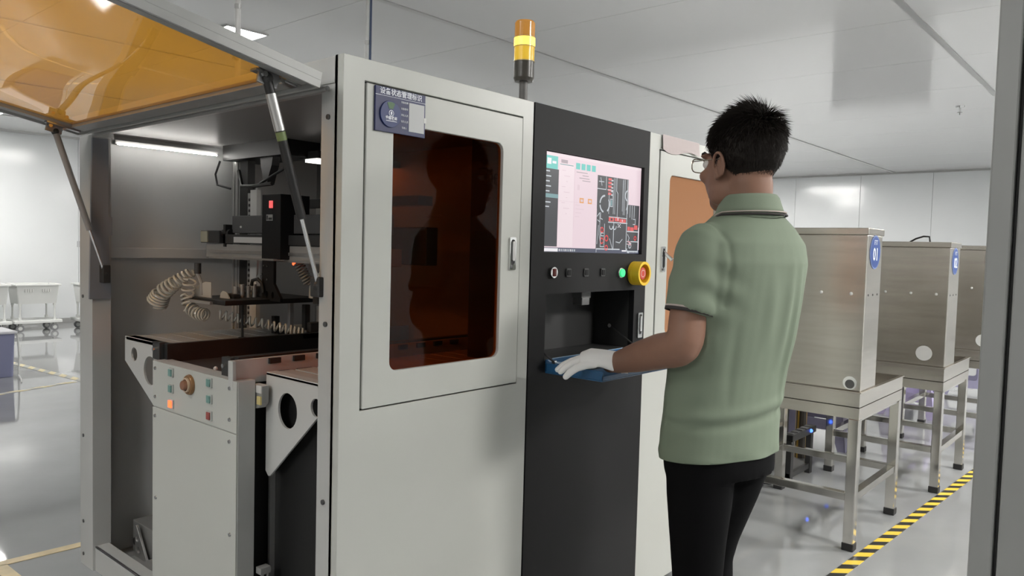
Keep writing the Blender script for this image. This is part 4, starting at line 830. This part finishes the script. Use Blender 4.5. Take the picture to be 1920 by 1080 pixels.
while ns < 7500:
    t, zc = rnd.uniform(0, 2*math.pi), rnd.uniform(-.95, 1); ph = math.acos(zc)
    p = Vector(hp(t*nu/2/math.pi, ph*nv/math.pi, -.002))
    if not hair_in(p): continue
    n_ = Vector((p.x/.074**2*.01, (p.y-C0[1])/.096**2*.01, (p.z-C0[2])/.092**2*.01)).normalized()
    top = max(0, n_.z); d = (p-CR); d -= n_*d.dot(n_); d = d.normalized() if d.length > 1e-4 else Vector((1, 0, 0))
    down = Vector((0, -.1, -1)); down -= n_*down.dot(n_); dirn = (d*top+down*(1-top)); dirn = dirn.normalized() if dirn.length > 1e-4 else d
    near = max(0, 1-(p-CR).length/.06)
    L_ = rnd.uniform(.009, .015)*(1-top)+rnd.uniform(.026, .046)*top
    lift_ = .10+.48*top+.95*near+rnd.uniform(-.15, .25)*top
    L_ *= 1+.55*near
    v1 = (dirn+n_*lift_+Vector((rnd.gauss(0, .15), rnd.gauss(0, .15), rnd.gauss(0, .1)))).normalized()
    a_ = p; m_ = p+v1*L_*.55; e_ = m_+(v1+dirn*.35-Vector((0, 0, .12))).normalized()*L_*.5
    w_ = .0011; s1_ = v1.cross(n_); s1_ = s1_.normalized()*w_ if s1_.length > 1e-5 else Vector((w_, 0, 0)); s2_ = v1.cross(s1_).normalized()*w_
    pts = [HT(*k) for k in (a_+s1_, a_-s1_*.5+s2_*.87, a_-s1_*.5-s2_*.87, m_+s1_*.7, m_-s1_*.35+s2_*.6, m_-s1_*.35-s2_*.6, e_)]
    hb_.add(pts, [(0, 1, 4, 3), (1, 2, 5, 4), (2, 0, 3, 5), (3, 4, 6), (4, 5, 6), (5, 3, 6)]); ns += 1
ho = obj('hair', hb_, HAIRM, person); ho['label'] = 'short black spiky hair'
for p_ in ho.data.polygons[:len(quads)]: p_.use_smooth = True
brow = MB()
for s in (-1, 1): brow.tube([HT(s*k, yy, zz) for k, yy, zz in ((.012, .103, .034), (.030, .101, .040), (.048, .088, .034))], .004, 8)
obj('eyebrows', brow, HAIRM, ho)
# ---- glasses
GM = mat('glasses_metal', (.55, .50, .42), .25, .9); gl = MB()
for s in (-1, 1):
    lp = [(s*.034+.025*math.copysign(abs(math.cos(t))**.6, math.cos(t)), .006+.018*math.copysign(abs(math.sin(t))**.6, math.sin(t))) for t in [2*math.pi*i/24 for i in range(24)]]
    gl.tube([HT(px, .119-.10*px*px*6, pz) for px, pz in lp], .0016, 6, closed=True)
    gl.tube([HT(s*.059, .114, .012), HT(s*.070, .10, .014), HT(s*.0795, .03, .012), HT(s*.081, -.012, .010), HT(s*.080, -.03, -.006)], .0016, 6)
gl.tube([HT(-.009, .121, .010), HT(0, .123, .013), HT(.009, .121, .010)], .0015, 6)
go_ = obj('glasses', gl, GM, person, smooth=True)
ln_ = MB()
for s in (-1, 1):
    lp = [(s*.034+.0245*math.copysign(abs(math.cos(t))**.6, math.cos(t)), .006+.0175*math.copysign(abs(math.sin(t))**.6, math.sin(t))) for t in [2*math.pi*i/24 for i in range(24)]]
    obj('lens', MB().add([HT(px, .119-.10*px*px*6, pz) for px, pz in lp], [list(range(24))]), MATS.get('lens_clear') or acrylic('lens_clear', (.95, .96, .95), 1), go_)
# ---- polo shirt
AX, AY = T(1, 0, 0)-T(0, 0, 0), T(0, 1, 0)-T(0, 0, 0)
sh = MB()
prof = [(.735, .016, .180, .120), (.80, .016, .182, .122), (.90, .010, .178, .118), (1.0, .0, .176, .120), (1.10, -.014, .186, .126), (1.20, -.028, .190, .130), (1.28, -.040, .190, .127), (1.33, -.047, .178, .112), (1.37, -.050, .138, .092), (1.40, -.050, .098, .076), (1.418, -.048, .074, .068)]
sh.loft([ering(T(0, yc, z), AX*a_, AY*d_, 40, 2.3) for z, yc, a_, d_ in prof])
CUFF = {}
for nm, SH, EL in (('l', SHL, ELL), ('r', SHR, ELR)):
    cu = SH.lerp(EL, .66); d = (EL-SH).normalized(); CUFF[nm] = (cu, d)
    sgn = -1 if nm == 'l' else 1; inn = SH-(T(sgn, 0, 0)-T(0, 0, 0))*.06+Vector((0, 0, .008))
    pth = smoothpath([inn, SH+Vector((0, 0, .002)), SH.lerp(EL, .28), SH.lerp(EL, .48), cu], 4); rk = [.050, .0585, .0605, .0595, .0575]
    rings = []
    for k, p in enumerate(pth):
        a_ = pth[max(0, k-1)]; b_ = pth[min(len(pth)-1, k+1)]; dd = (b_-a_).normalized(); u_ = (AY-dd*AY.dot(dd)).normalized(); w_ = dd.cross(u_)
        t = k/4; i = min(3, int(t)); r_ = rk[i]+(rk[i+1]-rk[i])*(t-i); rings.append(ering(p, u_*r_*1.08, w_*r_*.96, 32))
    sh.loft(rings)
sme = remesh(sh, .0050, 9)
# folds
from mathutils import kdtree
def fold(p):
    l = TI(p); x, y, z = l; dlt = 0
    n_ = noise.noise(Vector((x*5, y*5, z*2.2)))*.004
    tors = 1.0
    # long vertical drapes on the back
    for xc, wd, z0, z1, am in ((.085, .013, .86, 1.30, .010), (.045, .018, 1.0, 1.30, .006), (-.02, .02, 1.05, 1.27, .005), (.13, .014, .84, 1.22, .007), (-.115, .012, .90, 1.18, -.004)):
        xx = xc+.05*(1.1-z)
        if y < .02 and z0 < z < z1: dlt += am*math.exp(-((x-xx)/wd)**2)*math.sin(math.pi*(z-z0)/(z1-z0))
    # cross folds at the waist and the hem bulge
    if y < .05: dlt += .006*math.exp(-((z-.905-.10*x)/.018)**2)*(1 if x < .12 else .4)-.005*math.exp(-((z-.88-.1*x)/.015)**2)
    dlt += .004*math.exp(-((z-.775)/.015)**2)*math.sin(x*40+1)
    # arm pit creases
    dlt += .004*math.sin(90*(z-1.2)+40*x)*math.exp(-((x+.17)/.05)**2-((z-1.21)/.07)**2)
    # arm hole seams and sleeve wrinkles
    for sg_ in (-1, 1):
        if z > 1.17: dlt -= .0035*math.exp(-((sg_*x-.150+.10*(1.30-z)*0)/.0065)**2)
        dlt += .003*math.sin(70*(z-1.2)+25*y)*math.exp(-((sg_*x-.20)/.04)**2)*max(0, min(1, (1.30-z)*10))
    return dlt+n_
bm = bmesh.new(); bm.from_mesh(sme); bm.normal_update()
for v in bm.verts: v.co += v.normal*fold(v.co)
geo = lambda: bm.verts[:]+bm.edges[:]+bm.faces[:]
# hem: slightly lower at the back
bmesh.ops.bisect_plane(bm, geom=geo(), plane_co=T(0, 0, .765), plane_no=(AY*-.10*-1+Vector((0, 0, 1))).normalized(), clear_inner=True)
bm.to_mesh(sme); bm.free(); sme.polygons.foreach_set('use_smooth', [True]*len(sme.polygons))
shirt = obj('polo_shirt', sme, SHIRT, person); so = shirt.modifiers.new('thick', 'SOLIDIFY'); so.thickness = .003; so.offset = -1
# cuff bands and collar
DK = mat('dark_stripe_knit', (.03, .025, .025), .8); PKT = mat('pale_stripe_knit', (.42, .36, .33), .8)
for nm in 'lr':
    cu, d = CUFF[nm]; u_ = d.orthogonal().normalized(); w_ = d.cross(u_)
    u_ = (AY-d*AY.dot(d)).normalized(); w_ = d.cross(u_); bd = lambda o0, o1, r_: MB().loft([ering(cu+d*o, u_*r_*1.08, w_*r_*.96, 32) for o in (o0, o1)], cap=False)
    for nm2, o0, o1, mm in (('cuff_band', -.004, .004, DK), ('cuff_stripe', -.0085, -.004, PKT)):
        o_ = obj(nm2, bd(o0, o1, .0592), mm, shirt, smooth=True); k = o_.modifiers.new('t', 'SOLIDIFY'); k.thickness = .003
cr = []; ncol = 40
def collar(h, out, flare):
    pts = []
    for i in range(ncol):
        a_ = 2*math.pi*i/ncol; ca, sa = math.cos(a_), math.sin(a_)
        zz = 1.412+h-.045*max(0, sa)**1.3+ .004*(-min(0, sa))
        pts.append(T(ca*(.070+out), -.046+sa*(.066+out), zz-flare*0))
    return pts
co = obj('collar', MB().loft([collar(-.004, .000, 0), collar(.030, -.001, 0), collar(.040, .004, 0), collar(.032, .010, 0), collar(.004, .020, 0), collar(-.010, .026, 0)], cap=False), SHIRT, shirt, smooth=True); k = co.modifiers.new('t', 'SOLIDIFY'); k.thickness = .003
for h0, h1, o0, o1, mm in ((-.010, -.0135, .0268, .0283, DK), (-.004, -.0065, .0242, .0252, PKT)):
    o_ = obj('collar_stripe', MB().loft([collar(h0, o0+.0045, 0), collar(h1, o1+.0045, 0)], cap=False), mm, co, smooth=True); k = o_.modifiers.new('t', 'SOLIDIFY'); k.thickness = .003
# sleeve seam
sm_ = []
c_ = T(-.150, -.04, 1.29)
# ---- trousers and shoes
tr_ = MB()
tr_.loft([ering(T(0, yc, z), AX*a_, AY*d_, 32, 2.2) for z, yc, a_, d_ in ((.72, .012, .165, .118), (.80, .016, .172, .118), (.90, .012, .160, .108), (.95, .01, .15, .10))])
for s in (-1, 1):
    lx_, ly_ = (-.078, -.005) if s < 0 else (.058, .075); limb(tr_, [T(s*.080, .008, .78), T(lx_*.9+s*.008, .010+ly_*.3, .66), T(lx_, .012+ly_*.8, .52), T(lx_, .010+ly_, .44), T(lx_, ly_-.004, .30), T(lx_, ly_-.012, .10), T(lx_, ly_-.014, .05)], [.092, .086, .072, .066, .062, .056, .058], 22, AX)
obj('trousers', remesh(tr_, .009, 6), TROU, person)
for s in (-1, 1):
    f_ = MB(); c0 = T(s*.10, .0, 0)
    f_.loft([ering(T(-.080 if s < 0 else .060, .05 if s < 0 else .128, z), AX*a_, AY*d_, 28, 2.4) for z, a_, d_ in ((0, .046, .135), (.022, .046, .134), (.05, .042, .118), (.075, .032, .08))])
    obj('shoe', f_, BLACK2, person, smooth=True)
# ---- gloves
def glove(WR, dirh, side, sprd, lab):
    """side: unit vector from the index side towards the little finger"""
    dh = Vector(dirh).normalized(); sd_ = Vector(side); sd_ = (sd_-dh*sd_.dot(dh)).normalized(); upv = dh.cross(sd_); upv = upv if upv.z > 0 else -upv
    g = MB(); K_ = 1.13; Q = lambda a, b_, c: WR+dh*a*K_+sd_*b_*K_+upv*c*K_
    g.loft([ering(Q(a, b_, c), sd_*w_*K_, upv*h_*K_, 22, 2.3) for a, b_, c, w_, h_ in ((-.024, 0, 0, .0295, .027), (.0, 0, .002, .0295, .026), (.03, .0, .010, .037, .023), (.062, .0, .017, .042, .020), (.088, .0, .013, .041, .015))])
    fing = [(-.033, .066, .0094), (-.011, .074, .0098), (.012, .068, .0096), (.035, .060, .0100)]
    for k, (o, L_, r_) in enumerate(fing):
        a0 = .082-.006*abs(k-1.2); o2 = o*(1.25 if k == 3 else 1); dr = dh+sd_*(o2*sprd[0]+(.16 if k == 3 else 0)); dr.normalize(); dn = -upv; L_ *= K_; r_ *= K_
        p0 = Q(a0, o, .011 if k < 3 else .002); bend = sprd[1][k]
        p1 = p0+(dr*math.cos(bend*.45)+dn*math.sin(bend*.45))*L_*.42; p2 = p1+(dr*math.cos(bend)+dn*math.sin(bend))*L_*.32; p3 = p2+(dr*math.cos(bend*1.45)+dn*math.sin(bend*1.45))*L_*.26
        limb(g, [p0-dr*.02, p0, p1, p2, p3], [r_*1.05, r_*1.1, r_, r_*.95, r_*.8], 14, sd_)
    q0 = Q(.018, -.026, .0); q1 = Q(.048, -.050, -.008); q2 = Q(.075, -.060, -.016); q3 = Q(.098, -.060, -.021)
    limb(g, [Q(.0, -.012, 0), q0, q1, q2, q3], [.019, .019, .015, .0125, .011], 14, upv)
    o_ = obj('glove', remesh(g, .0030, 3), GLOVE, person); o_['label'] = lab
    cf = MB().loft([ering(Q(a, 0, 0), sd_*w_, upv*(w_-.003), 24, 2.2) for a, w_ in ((-.026, .0335), (-.018, .0325), (-.010, .0325))], cap=False); c_ = obj('glove_cuff', cf, GLOVE, o_, smooth=True); k_ = c_.modifiers.new('t', 'SOLIDIFY'); k_.thickness = .004; return o_
glove(WRL, (-.50, .85, -.08), (-.85, -.50, 0), (4.5, (.40, .42, .48, .50)), 'white cotton glove on the hand in the tray')
glove(WRR, (-.35, .90, -.10), (.90, .35, 0), (3.0, (.6, .6, .6, .6)), 'white cotton glove of the far hand')
